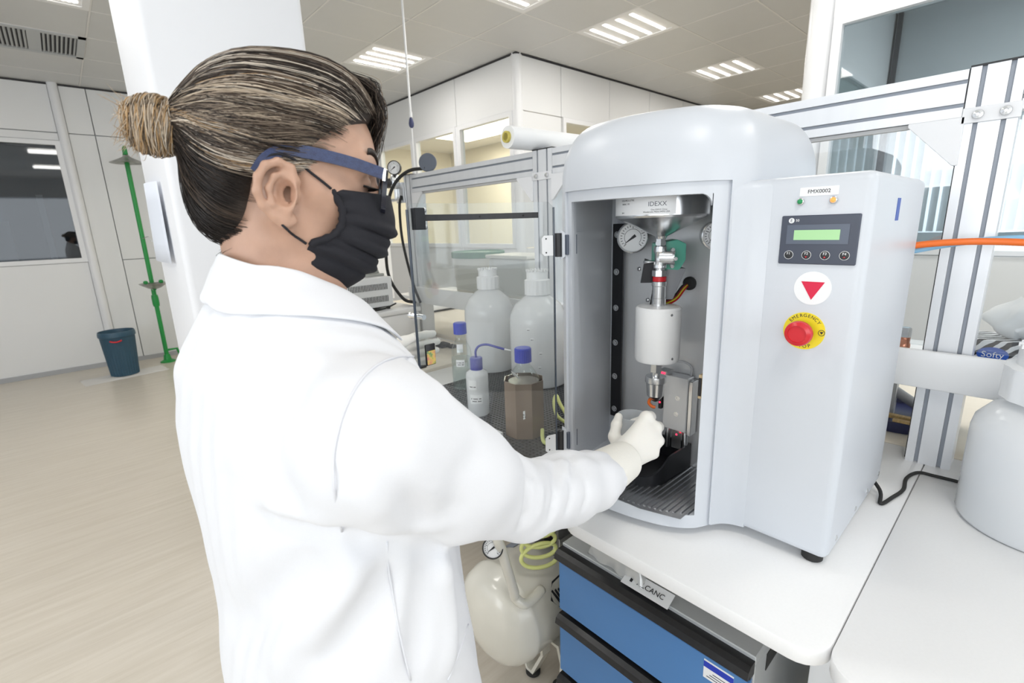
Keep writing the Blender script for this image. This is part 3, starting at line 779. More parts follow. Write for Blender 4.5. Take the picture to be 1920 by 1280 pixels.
# camera side of the hopper is at azimuth ~210 deg; the label spans its left part
hl = wrap('hopper_label', 122, 226, 1.432, 1.498, .0982, W['paper'], hop)
def wrap_text(s_, size, a_mid, z, material, parent):
    o = text('lettering', s_, size, (0, 0, 0), (1, 0, 0), (0, 1, 0), material, parent, 0)
    off = org(parent)
    for v in o.data.vertices:
        q = v.co + off; a = math.radians(a_mid) + q.x / .0987; r = .0987 + q.z
        v.co = Vector((PX + r * math.cos(a), PY + r * math.sin(a), z + q.y)) - off
    return o
wrap_text('IDEXX', .0125, 205, 1.452, mat('logo_grey', (.10, .11, .13), .5), hl)
wrap_text('One IDEXX Drive', .0042, 207, 1.4412, W['ink'], hl); wrap_text('Westbrook, Maine 04092 USA', .0042, 204, 1.4370, W['ink'], hl)
wrap_text('WARNING: MAX PRESSURE', .005, 172, 1.4735, W['ink'], hl); wrap_text('IDEXX FILTA-MAX', .005, 174, 1.480, W['ink'], hl)
wrap_text('VOLUME 6 LITRE', .005, 166, 1.4615, W['ink'], hl); wrap_text('SERIAL 1 02', .0045, 163, 1.4545, W['ink'], hl); wrap_text('2014', .004, 158, 1.437, W['ink'], hl)
wrap('hazard_mark', 153, 158, 1.4725, 1.4815, .0987, W['yellow'], hl, 4)

# line below the hopper: fittings, red ring, coupler
OZ = [.936, .946, 1.022, 1.036, 1.058, 1.060, 1.184, 1.186, 1.246, 1.264, 1.276, 1.340, 1.366]
NZ = [1.001, 1.008, 1.066, 1.075, 1.103, 1.105, 1.231, 1.233, 1.287, 1.299, 1.312, 1.366, 1.384]
zm = lambda z: float(np.interp(z, OZ, NZ))
def seg(name, prof, material, n=28, parent=None):
    prof = [(r_, zm(z)) for r_, z in prof]
    return MB().lathe(prof, (PX, PY, 0), (0, 0, 1), n).build(name, material, parent or M, auto=30)
seg('hex_fitting', [(.011, 1.366), (.011, 1.352), (.0125, 1.352), (.0125, 1.342), (.010, 1.342), (.010, 1.338)], W['steel'], 6)
seg('valve_body', [(.010, 1.340), (.014, 1.338), (.015, 1.325), (.012, 1.318), (.012, 1.300), (.015, 1.292), (.015, 1.282), (.011, 1.280), (.011, 1.274)], W['steel'])
MB().cyl((PX, PY, 1.340), (PX + .012, PY - .030, 1.340), .016, n=24).build('valve_flange', W['steel'], M, auto=40)
for dx, dz in ((.0, .018), (.0, -.018), (.016, 0), (-.016, 0)):
    MB().cyl((PX - .004 - dx, PY - .030 + .0 - dx, 1.340 + dz), (PX - .010 - dx, PY - .036 - dx, 1.340 + dz), .004, n=10).build('flange_bolt', W['steel'], M, auto=40)
MB().cyl((PX - .02, PY + .028, 1.330), (PX + .01, PY + .014, 1.330), .004, n=12).build('valve_pin', W['steel'], M, auto=40)
seg('lock_nut', [(.017, 1.276), (.017, 1.264)], W['steel'], 8)
seg('red_ring', [(.0135, 1.264), (.0150, 1.262), (.0150, 1.247), (.0135, 1.246)], W['red'])
seg('coupler', [(.0165, 1.246), (.0165, 1.236), (.0150, 1.234), (.0150, 1.205), (.0158, 1.204), (.0158, 1.186), (.0145, 1.184)], W['steel'])
# green actuator and its black bracket
act = MB(); act.prism([(-.032, -.030), (.020, -.036), (.034, -.012), (.034, .024), (.014, .034), (-.032, .026)], (PX + .022, PY - .012, 1.344), (.66, -.75, 0), (0, 0, 1), (.75, .66, 0), .056)
act.build('green_actuator', mat('actuator_green', (.14, .50, .38), .35), M, bevel=.003)
MB().prism([(-.026, -.002), (.030, -.002), (.004, -.072), (-.028, -.072)], (PX + .026, PY - .016, 1.316), (.66, -.75, 0), (0, 0, 1), (.75, .66, 0), .045).build('actuator_base', mat('base_grey', (.30, .31, .33), .45), M, bevel=.002)
MB().prism([(-.052, .02), (.012, -.004), (.012, -.03), (-.016, -.10), (-.040, -.10), (-.030, -.035), (-.060, -.035)], (PX + .022, PY - .008, 1.318), (.66, -.75, 0), (0, 0, 1), (.75, .66, 0), .004).build('bracket', W['blackmetal'], M)
gl_ = MB().lathe([(.016, 0), (.016, .006), (.010, .012)], (1.088, .560, 1.272), (-1, 0, 0), 20).build('cable_gland', W['rubber'], M, auto=40)
for k, c in enumerate(((.55, .02, .02), (.75, .68, .05), (.30, .04, .04), (.02, .02, .02))):
    o_ = np.array((0, .002 * k, .003 * k))
    P = catmull([np.array((1.082, .560, 1.270)) + o_ * .4, np.array((1.06, .560, 1.258)) + o_, np.array((1.035, .565, 1.238)) + o_, np.array((1.005, .578, 1.228)) + o_, np.array((.985, .590, 1.232)) + o_], 6)
    MB().tube(P, .0022, 7).build('wire', mat('wire_%d' % k, c, .4), M, smooth=True)
# pressure gauges
def gauge(name, c, ax, r, parent, depth=.03, case=None):
    c = np.array(c, float); ax = np.array(ax, float); ax /= np.linalg.norm(ax); u = np.cross((0, 0, 1), ax); u /= np.linalg.norm(u); v = np.cross(ax, u)
    g = MB().lathe([(r * .93, -depth), (r * .97, -depth + .002), (r * .97, -.004), (r * 1.05, -.003), (r * 1.05, .004), (r * .96, .006), (r * .92, .002), (r * .92, .001)], c, ax, 40).build(name, case or W['steel'], parent, auto=30)
    MB().cyl(c + ax * .0008, c + ax * .0015, r * .93, n=40).build('dial_face', W['paper'], g)
    mb_ = MB()
    for k in range(21):
        a = math.radians(225 - k * 13.5); d = math.cos(a) * u * -1 + math.sin(a) * v; d = math.cos(a) * -u * -1 + math.sin(a) * v
        r0 = .70 if k % 5 else .60
        t_ = np.cross(ax, d); mb_.obox(c + ax * .0018 + d * r * (r0 + .82) / 2, d, t_, ax, r * (.82 - r0) / 2, .0004 + r * .008, .0002)
    mb_.build('dial_ticks', W['ink'], g)
    mb_ = MB().tube([c + ax * .0018 + r * .55 * (math.cos(a) * u + math.sin(a) * v) for a in np.linspace(-.7, 3.84, 30)], r * .012, 5)
    mb_.build('dial_arc', W['ink'], g)
    a = math.radians(218); d = math.cos(a) * u + math.sin(a) * v; t_ = np.cross(ax, d)
    nd = MB(); nd.add([c + ax * .003 + d * r * .75, c + ax * .003 - d * r * .22 + t_ * r * .10, c + ax * .003 - d * r * .22 - t_ * r * .10, c + ax * .0036 - d * r * .2], [(0, 1, 3), (0, 3, 2), (0, 2, 1), (1, 2, 3)])
    nd.cyl(c + ax * .002, c + ax * .004, r * .09, n=12); nd.build('needle', W['ink'], g)
    return g
gauge('pressure_gauge', (1.03, .684, 1.382), (-.80, -.55, -.02), .036, M, .05)
gauge('pressure_gauge', (1.035, .478, 1.385), (-.80, -.55, 0), .030, M, .05)

# canister, nozzle
can = seg('canister', [(.020, 1.186), (.047, 1.184), (.0505, 1.180), (.0505, 1.066), (.048, 1.060), (.020, 1.058)], W['whitep'], 56)
for a, z in ((245, 1.218), (252, 1.118)):
    a = math.radians(a); MB().lathe([(.003, 0), (.003, .0006), (0, .0006)], (PX + .0503 * math.cos(a), PY + .0503 * math.sin(a), z), (math.cos(a), math.sin(a), 0), 12).build('screw', W['steel'], can)
seg('outlet_hex', [(.0135, 1.060), (.0135, 1.036), (.0125, 1.034)], W['steel'], 6)
seg('outlet_neck', [(.0115, 1.036), (.0115, 1.018)], W['steel'])
seg('nozzle', [(.0115, 1.022), (.0235, 1.020), (.0240, 1.016), (.0240, 1.002), (.0215, .999), (.0205, .985), (.0190, .958), (.0120, .946)], W['steel'], 40)
seg('nozzle_tip', [(.011, .948), (.008, .940), (.003, .936), (0, .936)], W['black'])
MB().tube(catmull([(PX - .008, PY + .008, 1.008), (PX - .010, PY + .010, .998), (PX - .008, PY + .002, .990), (PX - .004, PY - .004, .989)], 5), .0038, 8).build('orange_clip', W['orange'], M, smooth=True)
# linear slide behind the line
sl = box('slide_block', (1.052, .533, .905), (1.082, .598, 1.047), W['brushed'], M, bevel=.002, seg=1)
box('slide_side', (1.054, .522, .900), (1.082, .532, 1.040), W['steel'], sl, bevel=.001, seg=1)
for y, z in ((.558, .992), (.560, .950)):
    MB().lathe([(.006, 0), (.006, .0015), (.0035, .0015), (.003, .0005), (0, .0005)], (1.052, y, z), (-1, 0, 0), 16).build('bolt', W['steel'], sl, auto=40)
box('sensor_strip', (1.046, .599, .955), (1.062, .607, .995), W['black'], sl)
redled = mat('red_led', (.9, .02, .05), .3, emit=((1, .02, .06), 3.0))
MB().lathe([(.0025, 0), (.0015, .002), (0, .0022)], (1.046, .603, .972), (-1, 0, 0), 10).build('status_led', redled, sl, smooth=True)
box('sensor_head', (1.04, .583, 1.049), (1.07, .608, 1.058), W['cabgrey'], sl)
box('status_led', (1.0385, .588, 1.051), (1.0398, .598, 1.055), redled, sl)
for y in (.541, .588):
    MB().cyl((1.066, y, .85), (1.066, y, .905), .007, n=16).build('guide_rod', W['steel'], M, auto=40)
box('rod_plate', (1.068, .552, .85), (1.080, .578, .905), W['steel'], M)
MB().lathe([(.0025, 0), (.0015, .002), (0, .0022)], (1.058, .560, .893), (-1, 0, 0), 10).build('status_led', redled, M, smooth=True)
MB().tube(catmull([(1.075, .538, 1.046), (1.065, .534, 1.075), (1.045, .55, 1.09), (1.03, .575, 1.085), (1.02, .595, 1.075)], 6), .003, 8).build('sensor_cable', mat('cable_grey', (.55, .56, .58), .4), M, smooth=True)
box('limit_switch', (.899, .4255, 1.065), (.916, .4335, 1.115), mat('switch_tan', (.55, .42, .25), .5), M)
box('limit_switch_face', (.8975, .427, 1.071), (.8989, .433, 1.109), W['black'], M)
# black boat-shaped drip tray
def boat():
    # plan: rear at the back plate, rounded nose to the front-left
    A = np.array((1.085, .587)); d = np.array((-1.0, .03)); d /= np.linalg.norm(d); n_ = np.array((-d[1], d[0]))
    out = []
    L_, h = .172, .055
    out += [A + n_ * h, ]
    for k in range(17):
        t_ = math.pi / 2 - math.pi * k / 16; out.append(A + d * (L_ - h + h * 1.05 * math.cos(t_)) + n_ * h * math.sin(t_))
    out += [A - n_ * h]
    out = np.array(out)
    def H(p):
        s_ = (p - A) @ d; q_ = min(1, max(0, (s_ - .085) / (L_ - .085))); return .856 - .040 * q_ * q_ * (3 - 2 * q_)
    if poly_area(out) < 0: out = out[::-1]
    out2 = [out[0]]
    for p, q in zip(out, np.roll(out, -1, 0)):
        m_ = max(1, int(np.linalg.norm(q - p) / .012))
        out2 += [p + (q - p) * k / m_ for k in range(1, m_ + 1)]
    out = np.array(out2[:-1]); inn = inset(out, .0045)
    n = len(out); V = [(p[0], p[1], .8035) for p in out] + [(p[0], p[1], H(p) + .012) for p in out] + [(p[0], p[1], H(p) + .012) for p in inn] + [(p[0], p[1], .812) for p in inn]
    F = [tuple(range(n - 1, -1, -1))]
    for a in range(3): F += [(a * n + i, a * n + (i + 1) % n, (a + 1) * n + (i + 1) % n, (a + 1) * n + i) for i in range(n)]
    F.append(tuple(range(3 * n, 4 * n)))
    return obj('drip_tray', V, F, W['blackmetal'], M, autosmooth=35)
boat()
# ridged chamber floor
V = []; F = []
fp = MB().prism([(.86, .437), (.835, .52), (.832, .60), (.838, .70), (.87, .735), (1.086, .735), (1.086, .437)], (0, 0, .803), (1, 0, 0), (0, 1, 0), (0, 0, 1), .0006).build('floor_plate', mat('floor_plate_steel', (.40, .41, .43), .25, .9), M)
for k in range(26):
    y = .432 + k * .0118
    x0 = .80
    # keep ridges inside the chamber outline
    xs = [p[0] for p in fr_c if abs(p[1] - y) < .012]
    x0 = (min(xs) if xs else .84) + .016
    MB().prism([(0, 0), (.0078, 0), (.0058, .0024), (.002, .0024)], (x0, y, .8034), (0, 1, 0), (0, 0, 1), (1, 0, 0), 1.086 - x0).build('ridge', MATS['floor_plate_steel'], fp)
# orange seal at the left front of the chamber
MB().tube(catmull([(.862, .712, .812), (.846, .69, .812), (.838, .66, .812), (.842, .64, .812)], 6), .004, 8).build('orange_seal', W['orange'], M, smooth=True)

# --- door: curved clear panel swung open
HG = np.array((.824, .742))
DD = np.array((.497, .835)) - HG; DL = np.linalg.norm(DD); DD /= DL; DNm = np.array((DD[1], -DD[0]))      # normal towards the room front
if DNm @ np.array((-1, -1)) < 0: DNm = -DNm
doorm = clear_mat('tinted_door_plastic', (.915, .93, .93), .045, .015)
edgem = mat('door_edge_dark', (.05, .065, .09), .15)
def door_pt(s_, off=0.0):
    """point on the door arc, s in 0..1 from hinge to free edge; it bulges away from the camera"""
    sag = .035 * (1 - (2 * s_ - 1) ** 2)
    p = HG + DD * DL * (.035 + .965 * s_) - DNm * sag
    # normal of arc
    t_ = DD * DL - DNm * .035 * (-4 * (2 * s_ - 1)); t_ /= np.linalg.norm(t_); n_ = np.array((t_[1], -t_[0]));
    if n_ @ DNm < 0: n_ = -n_
    return p + n_ * off
DZ0, DZ1 = .82, 1.468
V = []; F = []; N = 28
for i in range(N + 1):
    for off in (0, .004):
        p = door_pt(i / N, off)
        e0 = .012 if i in (0, N) else 0
        V += [(p[0], p[1], DZ0 + e0), (p[0], p[1], DZ1 - e0)]
for i in range(N):
    a, b_ = i * 4, i * 4 + 4
    F += [(a, b_, b_ + 1, a + 1), (a + 2, a + 3, b_ + 3, b_ + 2), (a + 1, b_ + 1, b_ + 3, a + 3), (a, a + 2, b_ + 2, b_)]
F += [(0, 1, 3, 2), (N * 4, N * 4 + 2, N * 4 + 3, N * 4 + 1)]
door = obj('door', V, F, doorm, M, autosmooth=40)
pe = [door_pt(1, .002)]
MB().tube([(pe[0][0], pe[0][1], DZ0 + .012), (pe[0][0], pe[0][1], DZ1 - .012)], .0027, 8).build('door_edge', edgem, door)
MB().tube([(*door_pt(0, .002), DZ0 + .012), (*door_pt(0, .002), DZ1 - .012)], .0023, 8).build('door_edge', edgem, door)
# stiffening bar with latch block on the inner face (towards the camera)
br = MB()
P = [door_pt(.10 + .86 * k / 20, .008) for k in range(21)]
V = []; F = []
for p, q in zip(P, [door_pt(.10 + .86 * k / 20, .0042) for k in range(21)]):
    V += [(p[0], p[1], 1.4345), (p[0], p[1], 1.4465), (q[0], q[1], 1.4345), (q[0], q[1], 1.4465)]
for i in range(20):
    a, b_ = i * 4, i * 4 + 4
    F += [(a, b_, b_ + 1, a + 1), (a + 2, a + 3, b_ + 3, b_ + 2), (a + 1, b_ + 1, b_ + 3, a + 3), (a, a + 2, b_ + 2, b_)]
F += [(0, 1, 3, 2), (80, 82, 83, 81)]
bar = obj('door_bar', V, F, W['black'], door)
for s_ in (.20, .50):
    p = door_pt(s_, .0081); MB().cyl((*p, 1.4405), (*(p + DNm * .0006), 1.4405), .0022, n=12).build('bar_hole', W['rubber'], bar)
lb_ = door_pt(.945, .011); tdir = (door_pt(.97) - door_pt(.90)); tdir /= np.linalg.norm(tdir); ndir = np.array((tdir[1], -tdir[0])); ndir *= np.sign(ndir @ DNm)
latch = MB().obox((*lb_, 1.4385), (*tdir, 0), (*ndir, 0), (0, 0, 1), .0125, .0065, .0205).build('latch_block', W['blackmetal'], door, bevel=.001, seg=1)
for z in (1.4225, 1.4545):
    p = door_pt(.905, .010); MB().lathe([(.005, 0), (.005, .004), (0, .006)], (*p, z), (*ndir, 0), 12).build('latch_bolt', W['steel'], latch, auto=40)
p = door_pt(.935, 0); q = p - ndir * .045
MB().lathe([(.0055, 0), (.0055, .040), (.0068, .042), (.0068, .048), (.004, .050), (0, .050)], (*p, 1.244), (*(-ndir), 0), 20).build('handle_stud', W['chrome'], door, auto=40)
# black clip with a colourful picture card on the inside of the door
def card_mat():
    M_ = bpy.data.materials.new('picture_card'); M_.use_nodes = True; nt = M_.node_tree; b = nt.nodes['Principled BSDF']
    tc = nt.nodes.new('ShaderNodeTexCoord'); n = nt.nodes.new('ShaderNodeTexNoise'); n.inputs['Scale'].default_value = 70
    nt.links.new(tc.outputs['Object'], n.inputs['Vector']); r = nt.nodes.new('ShaderNodeValToRGB'); e = r.color_ramp.elements
    e[0].position = .35; e[0].color = (.20, .35, .16, 1); e[1].position = .65; e[1].color = (.75, .28, .22, 1); q = e.new(.5); q.color = (.80, .62, .16, 1)
    nt.links.new(n.outputs['Fac'], r.inputs[0]); nt.links.new(r.outputs[0], b.inputs['Base Color']); return M_
pb_ = door_pt(.925, .007)
clip_ = MB().obox((*pb_, 1.166), (*tdir, 0), (*ndir, 0), (0, 0, 1), .0125, .0025, .0225).build('card_clip', W['black'], door, bevel=.002)
MB().obox((*(pb_ + ndir * .0028), 1.160), (*tdir, 0), (*ndir, 0), (0, 0, 1), .0105, .0004, .0145).build('picture_card', card_mat(), clip_)
# hinges
for k, z in enumerate((1.374, .900)):
    hg = MB().cyl((*HG, z - .026), (*HG, z + .026), .0085, n=20).build('hinge', W['black'], M, auto=40)
    a = door_pt(0.0, .003); b_ = door_pt(.10, .003)
    MB().prism([(0, -.026), (.008, -.026), (.026, -.018), (.026, .018), (.008, .026), (0, .026)], (*HG, z), (*DD, 0), (0, 0, 1), (*DNm, 0), .0035).build('hinge_leaf', W['black'], hg)
    MB().prism([(.018, -.022), (.040, -.022), (.046, -.016), (.046, .016), (.040, .022), (.018, .022)], (*(HG + DNm * .005), z), (*DD, 0), (0, 0, 1), (*DNm, 0), .002).build('hinge_plate', W['whitep'], hg)
    for dz in (-.015, .015):
        p = HG + DNm * .0071 + DD * .036; MB().cyl((*p, z + dz), (*(p + DNm * .0006), z + dz), .0018, n=10).build('hinge_screw', W['black'], hg)
    box('hinge_arm', (.832, .722, z - .022), (.866, .738, z + .022), mat('hinge_arm_slate', (.10, .12, .16), .35), hg, bevel=.001, seg=1)
    MB().prism([(-.006, -.034), (.006, -.026), (.006, .026), (-.006, .034)], (.829, .7335, z), (.55, -.83, 0), (0, 0, 1), (.83, .55, 0), .010).build('hinge_boss', W['shell'], hg, bevel=.001, seg=1)
# ================================================================ SCULPTING HELPERS (signed distance fields meshed by surface nets)
def surface_nets(fn, mn, mx, h):
    ax = [np.arange(a, b_ + h, h, dtype=np.float32) for a, b_ in zip(mn, mx)]
    nx, ny, nz = map(len, ax)
    # coarse pass first, then only the cells near the surface in full
    def ev(P):
        return np.concatenate([fn(P[i:i + 300000]) for i in range(0, len(P), 300000)]) if len(P) else np.zeros(0, np.float32)
    ci_ = [np.minimum((np.arange(n) + 2) // 4, (n - 1) // 4) for n in (nx, ny, nz)]
    cx_ = [a[::4] for a in ax]
    Pc = np.stack(np.meshgrid(*cx_, indexing='ij'), -1).reshape(-1, 3).astype(np.float32)
    vc = ev(Pc).reshape([len(a) for a in cx_])
    val = vc[np.ix_(*ci_)].astype(np.float32)
    near = np.argwhere(np.abs(val) < 6.5 * h)
    P = np.stack([ax[k][near[:, k]] for k in range(3)], 1)
    val[tuple(near.T)] = ev(P)
    ins = val < 0
    c = np.stack([ins[dx:nx - 1 + dx, dy:ny - 1 + dy, dz:nz - 1 + dz] for dx in (0, 1) for dy in (0, 1) for dz in (0, 1)], 0).sum(0)
    act = np.argwhere((c > 0) & (c < 8)); idx = -np.ones((nx - 1, ny - 1, nz - 1), np.int64); idx[tuple(act.T)] = np.arange(len(act))
    acc = np.zeros((len(act), 3)); cnt = np.zeros(len(act))
    corners = [(0, 0, 0), (1, 0, 0), (0, 1, 0), (1, 1, 0), (0, 0, 1), (1, 0, 1), (0, 1, 1), (1, 1, 1)]
    for a in corners:
        for k in range(3):
            if a[k]: continue
            b_ = list(a); b_[k] = 1
            va = val[act[:, 0] + a[0], act[:, 1] + a[1], act[:, 2] + a[2]]; vb = val[act[:, 0] + b_[0], act[:, 1] + b_[1], act[:, 2] + b_[2]]
            s_ = (va < 0) != (vb < 0); t = np.where(s_, va / np.where(va - vb == 0, 1, va - vb), 0)
            p = np.array(a, float)[None] + 0 * acc; p[:, k] += t
            acc[s_] += p[s_]; cnt[s_] += 1
    V = np.array(mn)[None] + h * (act + acc / cnt[:, None])
    F = []
    for k in range(3):
        u, v = (k + 1) % 3, (k + 2) % 3
        sl0 = [slice(None)] * 3; sl1 = [slice(None)] * 3; sl0[k] = slice(0, -1); sl1[k] = slice(1, None)
        ch = ins[tuple(sl0)] != ins[tuple(sl1)]; e = np.argwhere(ch)
        e = e[(e[:, u] > 0) & (e[:, v] > 0) & (e[:, u] < val.shape[u] - 1) & (e[:, v] < val.shape[v] - 1)]
        fl = ins[tuple(sl0)][tuple(e.T)]
        def at_(du, dv):
            q = e.copy(); q[:, u] += du; q[:, v] += dv; return idx[tuple(q.T)]
        a, b_, c_, d = at_(-1, -1), at_(0, -1), at_(0, 0), at_(-1, 0)
        q = np.stack([a, b_, c_, d], 1); q[~fl] = q[~fl][:, ::-1]; F.append(q)
    F = np.concatenate(F); F = F[(F >= 0).all(1)]
    return V, F

def s_ell(P, c, r, B=None):
    q = P - np.array(c, np.float32)
    if B is not None: q = q @ np.array(B, np.float32).T
    r = np.array(r, np.float32); k0 = np.linalg.norm(q / r, axis=1); k1 = np.linalg.norm(q / (r * r), axis=1) + 1e-9
    return k0 * (k0 - 1) / k1
def s_cap(P, a, b_, ra, rb=None):
    rb = ra if rb is None else rb
    a = np.array(a, np.float32); ab = np.array(b_, np.float32) - a; L2 = float(ab @ ab) + 1e-12
    q = P - a; t = np.clip(q @ ab / L2, 0, 1)
    return np.linalg.norm(q - t[:, None] * ab, axis=1) - (ra + t * (rb - ra))
def s_min(a, b_, k):
    h = np.clip(.5 + .5 * (b_ - a) / k, 0, 1); return b_ * (1 - h) + a * h - k * h * (1 - h)
def s_max(a, b_, k): return -s_min(-a, -b_, k)
def s_chain(P, pts, rs, k=.01):
    d = None
    for i in range(len(pts) - 1):
        e = s_cap(P, pts[i], pts[i + 1], rs[i], rs[i + 1]); d = e if d is None else s_min(d, e, k)
    return d
def s_poly2(X, Y, poly):
    """2d signed distance to polygon (negative inside)"""
    poly = np.array(poly, np.float32); n = len(poly); d = np.full(X.shape, 1e9, np.float32); ins = np.zeros(X.shape, bool)
    for i in range(n):
        a, b_ = poly[i], poly[(i + 1) % n]; e = b_ - a; wx, wy = X - a[0], Y - a[1]
        t = np.clip((wx * e[0] + wy * e[1]) / (e @ e), 0, 1); d = np.minimum(d, (wx - t * e[0]) ** 2 + (wy - t * e[1]) ** 2)
        c = ((a[1] > Y) != (b_[1] > Y)) & (X < (b_[0] - a[0]) * (Y - a[1]) / (b_[1] - a[1] + 1e-12) + a[0]); ins ^= c
    d = np.sqrt(d); return np.where(ins, -d, d)
def sculpt(name, fn, mn, mx, h, material, parent, loc=None, smooth_it=2, to_world=None):
    V, F = surface_nets(fn, mn, mx, h)
    if to_world is not None: V = to_world(V)
    o = obj(name, V, F, material, parent, smooth=True, loc=loc)
    bm = bmesh.new(); bm.from_mesh(o.data); bmesh.ops.recalc_face_normals(bm, faces=bm.faces)
    for _ in range(smooth_it): bmesh.ops.smooth_vert(bm, verts=bm.verts, factor=.4, use_axis_x=True, use_axis_y=True, use_axis_z=True)
    bm.to_mesh(o.data); bm.free(); o.data.polygons.foreach_set('use_smooth', [True] * len(o.data.polygons))
    return o
def view(x, y, dep):
    """a point seen at photo pixel x,y at a depth (m) in front of the camera - used only to measure the pose"""
    d = (x - 960) * RT + (y - 640) * DN + FPX * FW
    return np.array((0, 0, CAMZ)) + d * dep / FPX
# ================================================================ PERSON
HD = view(540, 330, .56)
_az, _ti = math.radians(-17), math.radians(-10)
HF = np.array([math.cos(_az) * math.cos(_ti), math.sin(_az) * math.cos(_ti), math.sin(_ti)])
HL = np.array([-math.sin(_az), math.cos(_az), 0]); HU = np.cross(HF, HL)
def hw(V):
    V = np.asarray(V, float); return HD + V[..., 0:1] * HF + V[..., 1:2] * HL + V[..., 2:3] * HU
def hl(P):
    q = np.asarray(P, float) - HD; return np.stack([q @ HF, q @ HL, q @ HU], -1)

skin = mat('skin', (.51, .310, .220), .46, sss=.10, noise=(45, .07), bump=(500, .08))
NB = hl(np.array((.186, .594, 1.30)))       # neck base in head space
def ear(P, sgn):
    Q = P.copy(); Q[:, 1] *= -sgn            # build for her right side (l<0)
    def pt(f, u, l): return (f, l, u)
    out = [(.006, -.026, -.076), (.007, -.012, -.079), (.001, .000, -.083), (-.011, .003, -.087), (-.022, -.003, -.091), (-.028, -.015, -.0935), (-.0285, -.029, -.0925), (-.023, -.041, -.088), (-.013, -.050, -.083), (-.003, -.057, -.079), (.006, -.052, -.076)]
    helix = s_chain(Q, [(f, l, u) for f, u, l in out], [.0030, .0034, .0038, .0040, .0041, .0041, .0041, .0042, .0048, .0052, .0045], .003)
    B = np.array([[.93, -.36, 0], [.36, .93, 0], [0, 0, 1]])
    base = s_ell(Q, (-.010, -.0795, -.026), (.0195, .0060, .029), B)
    d = s_min(base, helix, .005)
    d = s_min(d, s_chain(Q, [(-.004, -.084, -.006), (-.014, -.088, -.012), (-.0185, -.0895, -.024), (-.015, -.087, -.038), (-.006, -.082, -.044)], [.0026, .0032, .0034, .0034, .0030], .003), .003)
    d = s_max(d, -s_ell(Q, (-.003, -.089, -.026), (.0095, .012, .0140)), .003)
    d = s_min(d, s_ell(Q, (.0075, -.0775, -.027), (.0045, .0050, .0085)), .004)
    d = s_min(d, s_ell(Q, (.000, -.0785, -.050), (.0080, .0042, .0085)), .004)
    return d
def head_sdf(P):
    A = P.copy(); A[:, 1] = np.abs(A[:, 1])
    d = s_ell(P, (-.004, 0, .030), (.090, .072, .086))
    d = s_min(d, s_ell(P, (.034, 0, .022), (.058, .063, .068)), .03)
    d = s_min(d, s_ell(P, (.032, 0, -.035), (.054, .060, .058)), .03)
    d = s_min(d, s_ell(P, (.052, 0, -.082), (.036, .038, .036)), .03)
    d = s_min(d, s_cap(A, (-.004, .054, -.042), (.052, .028, -.098), .020, .018), .02)
    d = s_min(d, s_cap(A, (.052, .046, -.018), (.028, .056, -.014), .015), .02)          # cheekbone
    d = s_min(d, s_cap(A, (.078, .014, .026), (.070, .048, .022), .012), .014)            # brow
    d = s_max(d, -s_ell(A, (.099, .033, .004), (.017, .019, .012)), .012)
    d = s_min(d, s_ell(A, (.0755, .033, .003), (.0125, .0145, .0105)), .003)              # eye with lowered lid
    d = s_min(d, s_cap(P, (.086, 0, .018), (.110, 0, -.030), .0075, .012), .010)          # nose
    d = s_min(d, s_ell(A, (.098, .010, -.034), (.010, .008, .008)), .008)
    # neck and shoulders
    n0 = np.array((-.022, 0, -.045))
    d = s_min(d, s_cap(P, n0, tuple(NB), .051, .058), .025)
    d = s_min(d, s_cap(P, (.000, 0, -.085), tuple(NB + np.array((.03, 0, 0))), .040, .05), .02)
    d = s_min(d, ear(P, 1), .004); d = s_min(d, ear(P, -1), .004)
    return d
PB = (.214, .582, 0)
def surf_f(l, u):
    """front-most f of the face surface at (l, u)"""
    lo, hi = .02, .14
    for _ in range(18):
        m_ = (lo + hi) / 2
        if head_sdf(np.array([[m_, l, u]], np.float32))[0] < 0: lo = m_
        else: hi = m_
    return lo
def surf_l(f, u, sg):
    lo, hi = .0, .12
    for _ in range(18):
        m_ = (lo + hi) / 2
        if head_sdf(np.array([[f, sg * m_, u]], np.float32))[0] < 0: lo = m_
        else: hi = m_
    return sg * lo
person = thing('person', 'person in white lab coat, black face mask and glasses holding a cup at the machine', 'person', PB)
body = sculpt('body', head_sdf, (-.105, -.105, -.225), (.130, .105, .122), .00185, skin, person, smooth_it=1, to_world=hw)

# brows, lashes, eye line
hairdark = mat('brow_hair', (.030, .020, .016), .5)
for sg in (-1, 1):
    mb = MB()
    for k in range(44):
        t = k / 43; ll, uu = sg * (.012 + .040 * t), .029 + .009 * math.sin(t * 2.4); b0 = np.array((surf_f(ll, uu) + .0003, ll, uu))
        mb.tube([hw(b0 + np.array((0, 0, -.0035))), hw(b0 + np.array((.0006, sg * .003, .000))), hw(b0 + np.array((-.0005, sg * .006, .0035)))], [.0010, .0009, .0003], 4)
    mb.build('eyebrow', hairdark, person, smooth=True)
    mb = MB()
    for k in range(26):
        t = k / 25; a = -1.05 + 2.1 * t
        r0 = np.array((surf_f(sg * (.033 + .0148 * math.sin(a)), -.0015) + .0002, sg * (.033 + .0148 * math.sin(a)), -.0015))
        o_ = np.array((math.cos(a), sg * math.sin(a), -.25))
        mb.tube([hw(r0), hw(r0 + o_ * .006), hw(r0 + o_ * .011 + np.array((0, 0, .003)))], [.0009, .0007, .0001], 4)
    mb.build('eyelashes', mat('lash_black', (.008, .007, .007), .5), person, smooth=True)
    P = [hw(np.array((surf_f(sg * (.033 + .0150 * math.sin(a)), -.0012) + .0004, sg * (.033 + .0150 * math.sin(a)), -.0012))) for a in np.linspace(-1.35, 1.35, 16)]
    MB().tube(P, .0013, 6).build('eye_line', MATS['lash_black'], person, smooth=True)

